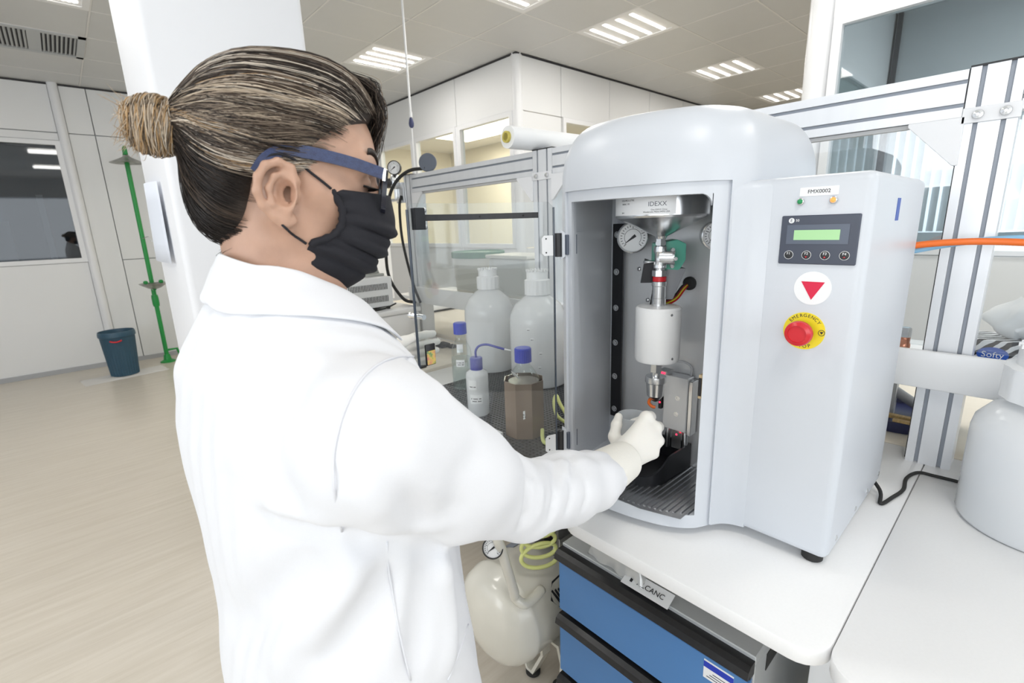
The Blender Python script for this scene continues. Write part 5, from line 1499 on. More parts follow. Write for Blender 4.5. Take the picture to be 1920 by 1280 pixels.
# ribbed cuff of the right glove over the sleeve end
a_, b_ = view(1122, 893, .868), view(1172, 861, .938); ax_ = b_ - a_; L_ = np.linalg.norm(ax_)
prof = [(.038, 0), (.0425, .002)] + [(.0435 - .0060 * k / 22 + .0007 * (k % 2), .004 + (L_ - .008) * k / 22) for k in range(23)] + [(.0355, L_ - .002), (.028, L_)]
MB().lathe(prof, a_, ax_, 40).build('glove_cuff', cuffM, glove_r, smooth=True)
LH = dict(
    index=[view(752, 641, .990), view(778, 632, 1.020), view(798, 627, 1.045), view(812, 625, 1.055)],
    middle=[view(748, 656, .990), view(780, 648, 1.024), view(802, 643, 1.050), view(820, 640, 1.062)],
    ring=[view(746, 671, .987), view(778, 664, 1.022), view(800, 659, 1.048), view(818, 656, 1.060)],
    little=[view(746, 686, .983), view(774, 680, 1.016), view(794, 676, 1.040), view(808, 672, 1.050)])
WL = view(700, 690, .930)
def left_hand(P):
    d = s_cap(P, np.array((.428, .818, 1.168)), WL, .030, .028)
    for n, f in LH.items(): d = s_min(d, s_cap(P, WL, f[0], .020, .0115), .012)
    th = [view(712, 672, .930), view(738, 650, .935), view(757, 640, .938), view(772, 634, .943)]
    d = s_min(d, s_chain(P, th, [.0150, .0115, .0100, .0085], .006), .010)
    fd = None
    for n, f in LH.items():
        e = s_chain(P, f, [.0105, .0092, .0084, .0074], .004); fd = e if fd is None else np.minimum(fd, e)
    return s_min(d, fd, .003)
allp = np.array([p for f in LH.values() for p in f] + [WL, (.428, .818, 1.168)])
sculpt('left_glove', left_hand, tuple(allp.min(0) - .05), tuple(allp.max(0) + .05), .0022, gloveM, person, smooth_it=1)

# ---------------------------------------------------------------- trousers and shoes (below the coat)
trM = mat('trousers_navy', (.03, .04, .07), .8, bump=(700, .2))
def legs(P):
    d = None
    for sg in (-1, 1):
        hp = np.array((.205, .582, .80)) + BR * .085 * sg; kn = np.array((.225, .582, .46)) + BR * .09 * sg; an = np.array((.20, .582, .09)) + BR * .095 * sg
        e = s_chain(P, [hp, kn, an], [.088, .066, .052], .03); d = e if d is None else s_min(d, e, .03)
    return np.maximum(d, .07 - P[:, 2])
sculpt('trousers', legs, (.07, .35, .05), (.36, .82, .92), .012, trM, person)
for sg in (-1, 1):
    c = np.array((.225, .582, 0)) + BR * .095 * sg
    def shoe(P, c=c):
        d = s_cap(P, c + np.array((-.05, 0, .045)), c + np.array((.11, 0, .034)), .042, .034)
        d = s_min(d, s_cap(P, c + np.array((-.045, 0, .05)), c + np.array((-.03, 0, .10)), .038, .040), .03)
        return np.maximum(d, .001 - P[:, 2])
    sculpt('shoe', shoe, tuple(c + np.array((-.12, -.08, -.02))), tuple(c + np.array((.19, .08, .16))), .007, mat('shoe_white', (.7, .7, .7), .5), person)

# ---------------------------------------------------------------- cup held in the right hand
cc = view(1186, 800, 1.045); cz0, cz1 = cc[2] - .045, cc[2] + .028
cupM = clear_mat('cup_frosted_plastic', (.90, .92, .94), .06, .15, .50, (.86, .89, .92))
t = thing('plastic_cup', 'small frosted plastic cup held in the right gloved hand', 'cup', (cc[0], cc[1], cz0))
MB().lathe([(0, 0), (.024, 0), (.0255, .002), (.0310, .070), (.0330, .071), (.0330, .073), (.0298, .073), (.0245, .004), (0, .003)], (cc[0], cc[1], cz0), n=40).build('cup_wall', cupM, t, auto=40)
MB().lathe([(0, .0042), (.0240, .0042), (.0278, .046), (0, .046)], (cc[0], cc[1], cz0), n=32).build('liquid', clear_mat('milky_liquid', (.9, .92, .94), .05, .05, .55, (.78, .82, .86)), t, auto=40)
# ================================================================ ALUMINIUM FRAME
t = thing('aluminium_frame', 'aluminium profile frame with clear panes and white shelf behind the machine', 'frame', (1.68, 1.3, 0))
def profile(name, face_w, depth, length, o, uw, ul, un, grooves, parent, gw=.009, gd=.009):
    """extruded profile: face_w along uw, length along ul, grooves cut in the face whose outward normal is un"""
    g = sorted(grooves); P = [(0, -depth), (0, 0)]
    for c in g: P += [(c - gw / 2, 0), (c - gw / 2, -gd), (c + gw / 2, -gd), (c + gw / 2, 0)]
    P += [(face_w, 0), (face_w, -depth)]
    ob = MB().prism(P, o, uw, un, ul, length).build(name, W['alu'], parent)
    uw, ul, un, o = (np.array(q, float) for q in (uw, ul, un, o))
    mb = MB()
    for c in g: mb.obox(o + uw * c + ul * length / 2 - un * (gd - .0006), uw, un, ul, gw / 2 - .0003, .0005, length / 2 - .0005)
    if g: mb.build('groove_shade_strip', W['alushade'], ob)  # dark strips lining the grooves, deepening their shade by colour
    return ob
FXX = 1.62
def post(y0, y1, z0, z1, gr):
    p = profile('post', y1 - y0, .09, z1 - z0, (FXX, y0, z0), (0, 1, 0), (0, 0, 1), (-1, 0, 0), gr, t)
    box('end_cap', (FXX - .001, y0 - .001, z1), (FXX + .091, y1 + .001, z1 + .004), W['black'], p); return p
post(.083, .176, BZ, 1.738, (.023, .070)); post(1.49, 1.607, 0, 1.738, (.030, .087)); post(2.63, 2.72, 0, 1.738, (.023, .068)); post(-1.5, -1.41, BZ, 1.738, (.023, .068))
box('post_side_strip', (FXX + .005, .176, .756), (FXX + .012, .1785, 1.738), W['black'], t)
def beam(y0, y1): return profile('beam', .103, .045, y1 - y0, (FXX, y0, 1.633), (0, 0, 1), (0, 1, 0), (-1, 0, 0), (.026, .077), t)
beam(.179, 1.489); beam(1.608, 2.629); beam(-1.409, .082)
box('pane_strip', (FXX + .012, .18, 1.622), (FXX + .03, 1.489, 1.632), mat('strip_grey', (.62, .62, .62), .5), t); box('pane_strip', (FXX + .012, 1.608, 1.622), (FXX + .03, 2.629, 1.632), MATS['strip_grey'], t)
pane = clear_mat('frame_pane', (.96, .975, .98), .10, .01)
for y0, y1 in ((.18, 1.488), (1.609, 2.628), (-1.408, .081)):
    box('pane', (FXX + .018, y0, 1.073), (FXX + .023, y1, 1.622), pane, t)
def gusset(y0, s_):
    MB().prism([(0, 0), (.105 * s_, 0), (.105 * s_, -.008), (.01 * s_, -.108), (0, -.108)], (FXX - .006, y0, 1.632), (0, 1, 0), (0, 0, 1), (1, 0, 0), .012).build('gusset', W['trim'], t, bevel=.001, seg=1)
gusset(.172, 1); gusset(1.604, 1); gusset(1.492, -1); gusset(2.632, -1)
for y0, y1, z0, z1 in ((.079, .178, 1.616, 1.650), (1.489, 1.608, 1.612, 1.645)):
    pp = box('bracket_plate', (FXX - .006, y0, z0), (FXX - .0005, y1, z1), W['trim'], t, bevel=.001, seg=1)
    for y in (y0 + .025, y1 - .028):
        MB().lathe([(.0105, 0), (.0105, .003), (.009, .007), (.004, .008), (.003, .006), (0, .006)], (FXX - .006, y, (z0 + z1) / 2), (-1, 0, 0), 16).build('bolt', W['steel'], pp, auto=40)
box('shelf_front', (1.588, -1.5, .970), (1.604, 2.72, 1.070), W['whitep'], t, bevel=.004); box('shelf_board', (1.604, -1.5, .985), (2.06, 2.9, 1.0), W['whitep'], t)

# benches beyond the frame
creamtop = mat('cream_worktop', (.78, .72, .62), .4, noise=(12, .03))
t = thing('lab_bench', 'long cream topped bench behind the aluminium frame', 'bench', (2.2, 1.2, 0))
box('worktop', (1.722, -1.5, .72), (2.75, 4.2, .75), creamtop, t, bevel=.004)
for y in (-1.4, 1.0, 4.1):
    for x in (1.78, 2.69): box('leg', (x - .025, y - .025, 0), (x + .025, y + .025, .72), W['whitep'], t)
t = thing('lab_bench', 'cream bench beyond the glass bottle carrying the white controller', 'bench', (1.3, 2.7, 0))
box('worktop', (.95, 1.96, .72), (1.605, 3.4, .75), creamtop, t, bevel=.004)
for y in (2.0, 3.34):
    for x in (.99, 1.56): box('leg', (x - .025, y - .025, 0), (x + .025, y + .025, .72), W['whitep'], t)

# paper roll on the frame
a = np.array((1.49, 1.625, 1.788)); b_ = np.array((1.98, 1.60, 1.788)); ax_ = (b_ - a) / np.linalg.norm(b_ - a)
t = thing('paper_roll', 'roll of white paper lying on top of the aluminium frame', 'paper roll', (1.72, 1.61, 1.742))
MB().lathe([(.024, 0), (.046, 0), (.046, .49), (.024, .49), (.024, 0)], a, ax_, 36).build('paper', W['paper'], t, auto=40)
MB().lathe([(.016, -.012), (.0235, -.012), (.0235, .49), (.016, .49), (.016, -.012)], a, ax_, 28).build('core', mat('core_yellow', (.62, .52, .12), .6), t, auto=40)
for k in range(6):
    an = k * 1.05; d_ = math.cos(an) * np.cross(ax_, (0, 0, 1)) + math.sin(an) * np.array((0, 0, 1))
    MB().cyl(a + d_ * .009 - ax_ * .006, a + d_ * .009 + ax_ * .3, .0045, n=10).build('tube', mat('tube_olive', (.35, .30, .06), .5), t, auto=40)

# ================================================================ BOTTLES
bottleglass = clear_mat('bottle_glass', (.93, .96, .95), .07, .01); water = clear_mat('water', (.90, .94, .94), .05, .01, .06)
def blue_cap(c, z0, z1, r, parent, material=None):
    V = []; n = 72; mb = MB()
    pts = [((r + (.0009 if k % 3 else 0)) * math.cos(2 * math.pi * k / n), (r + (.0009 if k % 3 else 0)) * math.sin(2 * math.pi * k / n)) for k in range(n)]
    mb.prism(pts, (c[0], c[1], z0), (1, 0, 0), (0, 1, 0), (0, 0, 1), z1 - z0 - .003)
    mb.lathe([(r, 0), (r - .002, .003), (0, .003)], (c[0], c[1], z1 - .003), n=40)
    return mb.build('cap', material or W['bluecap'], parent, auto=35)
def sticker(c, r, az, wid, z0, z1, parent, lines=2, tilt=0.0):
    V = []; F = []; n = 8
    for i in range(n + 1):
        a = math.radians(az) + (i / n - .5) * wid / r
        for rr in (r + .0003, r + .0008):
            for z in (z0, z1): V.append((c[0] + rr * math.cos(a), c[1] + rr * math.sin(a), z + tilt * (i / n - .5)))
    for i in range(n):
        p, q = i * 4, i * 4 + 4; F += [(p + 2, p + 3, q + 3, q + 2), (p, q, q + 1, p + 1), (p, p + 2, q + 2, q), (p + 1, q + 1, q + 3, p + 3)]
    s_ = obj('label', V, F, W['paper'], parent)
    for k in range(lines):
        mb = MB()
        for i in range(9):
            if (i * 7 + k * 3) % 5 == 0: continue
            a = math.radians(az) + (i / 8 - .5) * wid * .72 / r; tg_ = np.array((-math.sin(a), math.cos(a), 0)); nn = np.array((math.cos(a), math.sin(a), 0))
            zz = z0 + (z1 - z0) * (.30 + .28 * k)
            mb.obox(np.array((c[0], c[1], zz)) + nn * (r + .0009), tg_, nn, (0, 0, 1), wid * .036, .0001, .0017)
        mb.build('print', W['ink'], s_)
    return s_
# brown sleeved bottle
c = (1.03, 1.085)
t = thing('reagent_bottle', 'blue capped bottle inside a brown octagonal sleeve', 'bottle', (*c, BZ))
MB().lathe([(0, .002), (.056, .002), (.058, .006), (.058, .165), (.054, .185), (.030, .222), (.022, .232), (.022, .262)], (*c, BZ), n=40).build('glass_body', bottleglass, t, auto=40)
MB().lathe([(0, .004), (.0565, .004), (.0565, .165), (.050, .180), (0, .180)], (*c, BZ), n=40).build('liquid', mat('brown_liquid', (.16, .11, .08), .2), t, auto=40)
P8 = [(.0625 * math.cos(math.radians(22.5 + 45 * k)) / math.cos(math.radians(22.5)), .0625 * math.sin(math.radians(22.5 + 45 * k)) / math.cos(math.radians(22.5))) for k in range(8)]
I8 = [(x * .965, y * .965) for x, y in P8]; V = []; F = []
for z in (0, .186): V += [(c[0] + x, c[1] + y, BZ + z) for x, y in P8] + [(c[0] + x, c[1] + y, BZ + z) for x, y in I8]
for k in range(8):
    j = (k + 1) % 8; F += [(k, j, 16 + j, 16 + k), (8 + k, 24 + k, 24 + j, 8 + j), (16 + k, 16 + j, 24 + j, 24 + k), (k, 8 + k, 8 + j, j)]
obj('brown_sleeve', V, F, mat('sleeve_brown', (.225, .165, .125), .22, noise=(14, .1, (1, 1, .1)), coat=.4), t)
blue_cap(c, BZ + .243, BZ + .289, .0265, t); sticker(c, .0618, 222, .030, BZ + .068, BZ + .096, t, 2, .012)
MB().obox((c[0] - .034, c[1] + .003, BZ + .205), (.25, -.88, -.4), (.65, .45, -.6), (-.72, -.12, .68), .013, .022, .0005).build('hang_tag', W['paper'], t)
# wash bottle
c = (1.025, 1.325)
ldpe = clear_mat('frosted_polyethylene', (.96, .97, .98), .04, .2, .84, (.95, .965, .98), .22)
t = thing('wash_bottle', 'frosted wash bottle with blue cap and bent spout', 'bottle', (*c, BZ))
MB().lathe([(0, .001), (.037, .001), (.040, .005), (.0405, .150), (.037, .162), (.020, .172), (.018, .180)], (*c, BZ), n=36).build('body', ldpe, t, auto=50)
blue_cap(c, BZ + .170, BZ + .216, .0215, t, mat('translucent_blue_cap', (.07, .08, .36), .35))
MB().tube(catmull([(c[0], c[1], BZ + .213), (c[0], c[1], BZ + .238), (c[0] + .008, c[1] - .010, BZ + .256), (c[0] + .026, c[1] - .032, BZ + .262), (c[0] + .050, c[1] - .064, BZ + .252), (c[0] + .064, c[1] - .083, BZ + .246)], 6), .0042, 10).build('spout', MATS['translucent_blue_cap'], t, smooth=True)
MB().cyl((c[0] + .063, c[1] - .082, BZ + .2465), (c[0] + .078, c[1] - .102, BZ + .241), .003, n=8).build('spout_tip', W['whitep'], t)
sticker(c, .0408, 205, .032, BZ + .105, BZ + .140, t, 1); sticker(c, .0408, 222, .046, BZ + .052, BZ + .085, t, 2)
# clear glass bottle
c = (1.165, 1.605)
t = thing('reagent_bottle', 'clear glass bottle half full of water with blue cap', 'bottle', (*c, BZ))
MB().lathe([(0, .002), (.041, .002), (.043, .007), (.043, .150), (.039, .175), (.022, .212), (.020, .218), (.020, .245)], (*c, BZ), n=36).build('glass_body', bottleglass, t, auto=40)
MB().lathe([(0, .006), (.0415, .006), (.0415, .135), (0, .135)], (*c, BZ), n=32).build('liquid', water, t, auto=40)
blue_cap(c, BZ + .238, BZ + .285, .0265, t); sticker(c, .0432, 225, .036, BZ + .105, BZ + .135, t, 2); sticker(c, .036, 225, .026, BZ + .165, BZ + .20, t, 0)
# carboys
def carboy(c, r, h, cap0, cap1, capr, label, grp, z0=BZ):
    t = thing('carboy', label, 'carboy', (*c, z0), grp)
    MB().lathe([(0, .002), (r * .96, .002), (r, .012), (r, h * .70), (r * .97, h * .78), (r * .80, h * .89), (r * .5, h * .97), (capr * .86, h), (capr * .86, h + .02)], (*c, z0), n=56).build('body', ldpe, t, auto=50)
    n = 60; pts = [((capr + (.0025 if k % 4 < 2 else 0)) * math.cos(2 * math.pi * k / n), (capr + (.0025 if k % 4 < 2 else 0)) * math.sin(2 * math.pi * k / n)) for k in range(n)]
    cp = MB().prism(pts, (*c, cap0), (1, 0, 0), (0, 1, 0), (0, 0, 1), (cap1 - cap0) * .62).build('cap', W['whitep'], t, auto=35)
    MB().lathe([(capr * 1.0, 0), (capr * .86, .004), (capr * .86, (cap1 - cap0) * .38 - .004), (capr * .82, (cap1 - cap0) * .38), (0, (cap1 - cap0) * .38)], (*c, cap0 + (cap1 - cap0) * .62), n=40).build('cap_top', W['whitep'], cp, auto=40)
    mb = MB()
    for k in range(20):
        a = 2 * math.pi * k / 20; mb.obox((c[0] + capr * .84 * math.cos(a), c[1] + capr * .84 * math.sin(a), cap1 + .002), (math.cos(a), math.sin(a), 0), (-math.sin(a), math.cos(a), 0), (0, 0, 1), .004, .004, .004)
    mb.build('cap_teeth', W['whitep'], cp)
    return t
t = carboy((1.448, 1.425), .122, .385, 1.135, 1.233, .052, 'frosted carboy right behind the brown bottle', 'white capped carboys')
for az, z in ((212, .96), (228, .90), (205, 1.0), (226, .84)): sticker((1.448, 1.425), .1225, az, .014, z, z + .012, t, 1)
t = carboy((1.452, 1.755), .118, .385, 1.135, 1.225, .050, 'frosted carboy farther back behind the clear glass bottle', 'white capped carboys')
t = carboy((1.435, -.085), .140, .292, 1.034, 1.142, .104, 'big frosted carboy with ribbed white cap on the right bench', 'white capped carboys')
sticker((1.435, -.085), .1385, 183, .05, .885, .925, t, 1)
MB().lathe([(0, .006), (.134, .006), (.1355, .09), (0, .09)], (1.435, -.085, BZ), n=48).build('liquid', clear_mat('carboy_water', (.9, .94, .96), .04, .05, .3, (.75, .80, .85)), t, auto=40)

# pale green hose lying on the mat
P = catmull([(1.035, 1.010, .778), (1.010, .985, .764), (1.0, .965, .758), (1.005, .925, .757), (1.04, .905, .757), (1.10, .93, .758), (1.16, 1.0, .770), (1.20, 1.08, .80), (1.225, 1.12, .815), (1.20, 1.11, .80), (1.16, 1.06, .775), (1.15, 1.00, .762), (1.12, .93, .757), (1.10, .86, .757), (1.05, .80, .757), (.98, .78, .757), (.90, .80, .757), (.848, .815, .752), (.838, .83, .70)], 6)
tag(MB().tube(P, .0062, 10).build('air_hose', W['hose'], None, smooth=True, loc=(1.05, .93, .75)), 'pale green air hose looping over the black mat', 'hose')
# black flat bar and small tag at the mat front
tag(box('flat_bar', (.885, .80, BZ), (.905, 1.06, BZ + .008), W['blackmetal'], bevel=.001), 'black flat bar lying at the front edge of the mat', 'bar')
tg = box('name_plate', (.925, 1.10, BZ), (.945, 1.16, BZ + .02), W['paper']); tag(tg, 'small white name plate standing on the black mat', 'plate')

# ================================================================ COMPRESSOR
ivory = mat('compressor_ivory', (.78, .76, .68), .22, coat=.3, noise=(9, .03))
t = thing('air_compressor', 'ivory air compressor tank on the floor beside the blue cabinet', 'compressor', (.97, .93, 0))
TY_, TZ_ = .945, .292; tr = .150
MB().lathe([(0, .688), (.05, .692), (.095, .705), (.125, .722), (.143, .745), (tr, .775), (tr + .002, .78), (tr + .002, .787), (tr, .792), (tr, 1.15), (tr + .002, 1.155), (tr + .002, 1.163), (tr, 1.168), (.135, 1.20), (.08, 1.23), (0, 1.24)], (0, TY_, TZ_), (1, 0, 0), 56).build('tank', ivory, t, auto=35)
for x in (.90, 1.10):
    for sg in (-1, 1):
        yy = .93 + sg * .085
        MB().prism([(-.075 * sg + .02 * sg, .055), (.035 * sg, .062), (.050 * sg, .0), (.046 * sg, -.062), (.020 * sg, -.105), (.012 * sg, -.105), (.036 * sg, -.058), (.040 * sg, 0), (.027 * sg, .05)], (x - .02, yy, .125), (0, 1, 0), (0, 0, 1), (1, 0, 0), .04).build('foot_bracket', ivory, t)
        MB().lathe([(.016, 0), (.020, .004), (.020, .016), (.012, .022)], (x, yy + .016 * sg, 0), n=20).build('rubber_foot', W['rubber'], t, auto=40)
def tank_hit(px, py, off):
    d = (px - 960) * RT + (py - 640) * DN + FPX * FW; q = np.array((0 - TY_, CAMZ - TZ_)); v = d[1:]
    A_, B_, C_ = v @ v, 2 * q @ v, q @ q - (tr + off) ** 2; t_ = (-B_ - math.sqrt(max(0, B_ * B_ - 4 * A_ * C_))) / (2 * A_); return np.array((0, 0, CAMZ)) + d * t_
h0, h1, h2, h3 = tank_hit(1016, 1104, .004), tank_hit(1000, 1122, .012), tank_hit(982, 1132, .016), tank_hit(966, 1120, .020)
up_ = [h3 + np.array((-.006 - .05 * k / 5, -.004, .022 + .20 * k / 5)) for k in range(6)]
MB().tube(catmull([h0, h1, h2, h3] + up_ + [up_[-1] + np.array((.03, .01, .03)), up_[-1] + np.array((.12, .03, .04)), up_[-1] + np.array((.22, .06, .03))], 6), .0135, 14).build('handle', ivory, t, smooth=True)
box('motor_housing', (.90, .88, .47), (1.15, 1.02, .64), W['black'], t, bevel=.012); box('pump_head', (.93, .85, .50), (1.02, .88, .60), mat('pump_grey', (.25, .25, .26), .4, .5), t, bevel=.004)
gg = gauge('pressure_gauge', view(924, 1027, 1.24), (-.70, -.66, .35), .026, t, .022, W['black'])
MB().cyl(view(924, 1027, 1.24) + np.array((.02, .018, -.008)), (.90, .93, .56), .007, n=12).build('gauge_pipe', W['steel'], t, auto=40)
box('red_switch', (.885, .865, .555), (.925, .885, .575), W['red'], t, bevel=.003); box('red_switch', (.90, .865, .52), (.935, .885, .535), W['red'], t, bevel=.003)
MB().cyl((.93, .86, .50), (.90, .83, .485), .012, n=14).build('hose_coupler', W['steel'], t, auto=40)
pl_ = MB()
for k in range(7):                     # rating plate wrapped on the shell
    a = math.radians(112 + k * 6); pl_.obox((.93, TY_ + math.cos(a) * -(tr + .0012), TZ_ + math.sin(a) * (tr + .0012)), (1, 0, 0), (0, math.sin(a), math.cos(a)), (0, -math.cos(a), math.sin(a)), .055, .0095, .0006)
pl_.build('rating_plate', mat('plate_blue_grey', (.30, .34, .42), .3, .3), t)
pe_ = tank_hit(1050, 1112, 0); EX, EA = float(pe_[0]), math.atan2(TY_ - pe_[1], pe_[2] - TZ_)
def tank_pt(x, a, l=.0012): return np.array((x, TY_ - math.sin(a) * (tr + l), TZ_ + math.cos(a) * (tr + l)))
em = MB(); shp = [(-.040, .0), (-.010, .040), (.045, .045), (.045, -.045), (-.010, -.040)]
em.add([tank_pt(EX + x, EA + y / tr) for x, y in shp] + [tank_pt(EX + x, EA + y / tr, .0004) for x, y in shp], [(0, 1, 2, 3, 4), (9, 8, 7, 6, 5)])
em = em.build('emblem', W['ink'], t)
mb = MB(); s2 = [(x * .88 + .002, y * .88) for x, y in shp]
mb.add([tank_pt(EX + x, EA + y / tr, .0020) for x, y in s2] + [tank_pt(EX + x, EA + y / tr, .0014) for x, y in s2], [(0, 1, 2, 3, 4), (9, 8, 7, 6, 5)]); mb.build('emblem_field', ivory, em)
mb = MB()
for k in range(5):
    q = [(-.028 + k * .012, -.020 + k * .003), (-.022 + k * .012, -.022 + k * .003), (-.006 + k * .010, .018 + k * .002), (-.014 + k * .010, .020 + k * .002)]
    mb.add([tank_pt(EX + x, EA + y / tr, .0026) for x, y in q] + [tank_pt(EX + x, EA + y / tr, .0022) for x, y in q], [(0, 1, 2, 3), (7, 6, 5, 4)])
mb.build('emblem_stripes', W['ink'], em)
for sg in (-1, 1):
    MB().prism([(.052 * sg, .035), (.060 * sg, .030), (.062 * sg, -.03), (.014 * sg, -.135), (.0, -.135), (.0, -.124), (.008 * sg, -.124), (.052 * sg, -.03)], (.865, .925, .150), (0, 1, 0), (0, 0, 1), (1, 0, 0), .035).build('front_foot', ivory, t)
MB().lathe([(.020, 0), (.024, .004), (.024, .012), (.016, .016)], (.882, .925, 0), n=20).build('rubber_foot', W['rubber'], t, auto=40)
# coiled hose hanging from the bench above the compressor
P = []
for k in range(150):
    a = k / 150 * 2 * math.pi * 6; s_ = k / 150
    P.append((.838 + .042 * math.cos(a) * (.8 + .3 * s_), .842 + .046 * math.cos(a) * -.55 + .0 * s_, .690 - .20 * s_ + .030 * math.sin(a)))
P += [(.90, .82, .487), (.925, .845, .492)]
tag(MB().tube(catmull(P, 2), .0058, 9).build('coil_hose', W['hose'], None, smooth=True, loc=(.84, .85, .49)), 'coiled pale green air hose hanging above the compressor', 'hose')

# ================================================================ RIGHT BENCH SMALL THINGS
t = thing('tissue_box', 'zebra striped tissue box with blue oval on the frame shelf', 'tissue box', (1.80, .02, 1.0))
def zebra():
    M_ = bpy.data.materials.new('zebra_print'); M_.use_nodes = True; nt = M_.node_tree; b = nt.nodes['Principled BSDF']
    tc = nt.nodes.new('ShaderNodeTexCoord'); w_ = nt.nodes.new('ShaderNodeTexWave'); w_.inputs['Scale'].default_value = 22; w_.inputs['Distortion'].default_value = 3.5; w_.bands_direction = 'DIAGONAL'
    nt.links.new(tc.outputs['Object'], w_.inputs['Vector']); r = nt.nodes.new('ShaderNodeValToRGB'); r.color_ramp.interpolation = 'CONSTANT'
    r.color_ramp.elements[0].color = (.02, .02, .025, 1); r.color_ramp.elements[1].position = .5; r.color_ramp.elements[1].color = (.85, .86, .88, 1)
    nt.links.new(w_.outputs['Fac'], r.inputs[0]); nt.links.new(r.outputs[0], b.inputs['Base Color']); return M_
box('carton', (1.715, -.115, 1.0005), (1.835, .105, 1.092), zebra(), t, bevel=.002, seg=1)
ov = MB().prism([(.030 * math.cos(a), .019 * math.sin(a)) for a in np.linspace(0, 6.283, 33)[:-1]], (1.7145, .050, 1.055), (0, -1, 0), (0, 0, 1), (-1, 0, 0), .0008).build('blue_oval', mat('logo_blue', (.02, .10, .50), .4), t)
text('lettering', 'Softy', .021, (1.7137, .050, 1.054), (0, -1, 0), (0, 0, 1), W['paper'], ov, .0003)
V = []; F = []; n = 24
r_ = np.random.default_rng(5)
for i in range(13):
    s_ = i / 12
    for k in range(n):
        a = 2 * math.pi * k / n; rr = (.022 + .055 * math.sin(min(1, s_ * 1.1) * 2.6)) * (1 + .16 * math.sin(3 * a + 6 * s_) + .10 * math.sin(7 * a - 9 * s_)) * (1 - .55 * s_ ** 4)
        V.append((1.775 + .65 * rr * math.cos(a), .0 + rr * math.sin(a), 1.090 + .105 * s_ + .006 * math.sin(5 * a)))
for i in range(12):
    for k in range(n): j = (k + 1) % n; F.append((i * n + k, i * n + j, (i + 1) * n + j, (i + 1) * n + k))
F.append(tuple(range(12 * n, 13 * n)))
obj('tissue', V, F, W['paper'], t, smooth=True)
# hoses at the machine's rear
P = catmull([(1.401, .235, 1.330), (1.43, .20, 1.345), (1.47, .10, 1.352), (1.47, -.02, 1.345), (1.46, -.12, 1.325), (1.44, -.22, 1.27), (1.42, -.30, 1.15), (1.42, -.36, .95), (1.43, -.38, .76)], 8)
tag(MB().tube(P, .0075, 12).build('orange_hose', W['orange'], None, smooth=True, loc=(1.4, .235, 1.32)), 'orange hose arching from the rear of the machine', 'hose')
P = catmull([(1.401, .265, 1.312), (1.43, .22, 1.328), (1.50, .13, 1.348), (1.535, .03, 1.356), (1.535, -.06, 1.350), (1.52, -.18, 1.31), (1.50, -.30, 1.18), (1.49, -.38, .95), (1.49, -.40, .76)], 8)
tag(MB().tube(P, .0070, 12).build('blue_hose', W['lightblue'], None, smooth=True, loc=(1.4, .265, 1.3)), 'light blue hose running beside the orange hose', 'hose')
P = catmull([(1.405, .240, .800), (1.36, .185, .765), (1.31, .172, .7545), (1.36, .158, .7545), (1.42, .147, .7545), (1.49, .152, .7545), (1.545, .137, .7545), (1.552, .105, .7545), (1.555, .07, .7545), (1.56, .03, .7545), (1.62, -.02, .7545)], 8)
tag(MB().tube(P, .0042, 10).build('power_cable', W['rubber'], None, smooth=True, loc=(1.4, .15, .75)), 'black power cable lying across the white worktop', 'cable')
copper = mat('copper', (.58, .27, .18), .3, .8)
t = thing('copper_fitting', 'copper pipe fitting on the shelf beside the frame post', 'fitting', (1.645, .222, 1.0))
MB().lathe([(.012, 0), (.015, .004), (.015, .070), (.013, .076), (.013, .090)], (1.645, .222, 1.0), n=24).build('elbow_body', copper, t, auto=40)
MB().cyl((1.645, .222, 1.078), (1.630, .222, 1.078), .008, n=16).build('outlet', copper, t, auto=40)
MB().lathe([(.014, 0), (.014, .022), (.012, .026)], (1.645, .222, 1.090), n=6).build('hex_nut', W['steel'], t)
t = thing('round_tray', 'dark blue round tray with wooden slats behind the frame post', 'tray', (1.95, .25, .75))
navy = mat('navy_plastic', (.02, .025, .08), .35)
MB().lathe([(0, .002), (.145, .002), (.155, .02), (.155, .038), (.148, .038), (.143, .012), (0, .012)], (1.95, .25, .75), n=48).build('tray_body', navy, t, auto=40)
wood = mat('wood_slat', (.50, .34, .14), .5, noise=(30, .2, (1, 8, 1)))
box('wooden_slat', (1.83, .12, .789), (1.85, .38, .799), wood, t); box('wooden_slat', (1.80, .14, .789), (1.815, .24, .797), wood, t)
box('riser_block', (1.93, .26, .763), (1.97, .31, .90), W['cabgrey'], t)
MB().cyl((1.93, .345, .90), (2.0, .18, .775), .016, n=16).build('strut', mat('strut_grey', (.35, .36, .38), .4), t, auto=40)

# ================================================================ BACKGROUND BENCH THINGS
t = thing('plastic_bucket', 'ivory bucket with green lid on the frame shelf', 'bucket', (1.885, 2.36, 1.0))
MB().lathe([(0, .002), (.135, .002), (.140, .01), (.155, .25), (.150, .25), (.136, .012), (0, .01)], (1.885, 2.36, 1.0), n=40).build('body', mat('bucket_ivory', (.78, .74, .65), .4), t, auto=40)
MB().lathe([(.158, .238), (.164, .240), (.164, .272), (.158, .276), (.150, .268), (0, .266)], (1.885, 2.36, 1.0), n=40).build('lid', mat('lid_green', (.02, .17, .07), .4), t, auto=40)
t = thing('storage_tub', 'white plastic storage tub right of the green lidded bucket', 'tub', (1.885, 1.98, 1.0))
MB().prism([(-.11, -.16), (.11, -.16), (.11, .16), (-.11, .16)], (1.885, 1.98, 1.0005), (1, 0, 0), (0, 1, 0), (0, 0, 1), .245).build('tub_body', mat('tub_white', (.76, .75, .72), .4), t, bevel=.02, seg=3)
box('lid', (1.765, 1.81, 1.246), (2.005, 2.15, 1.264), mat('tub_lid', (.82, .78, .68), .4), t, bevel=.006)
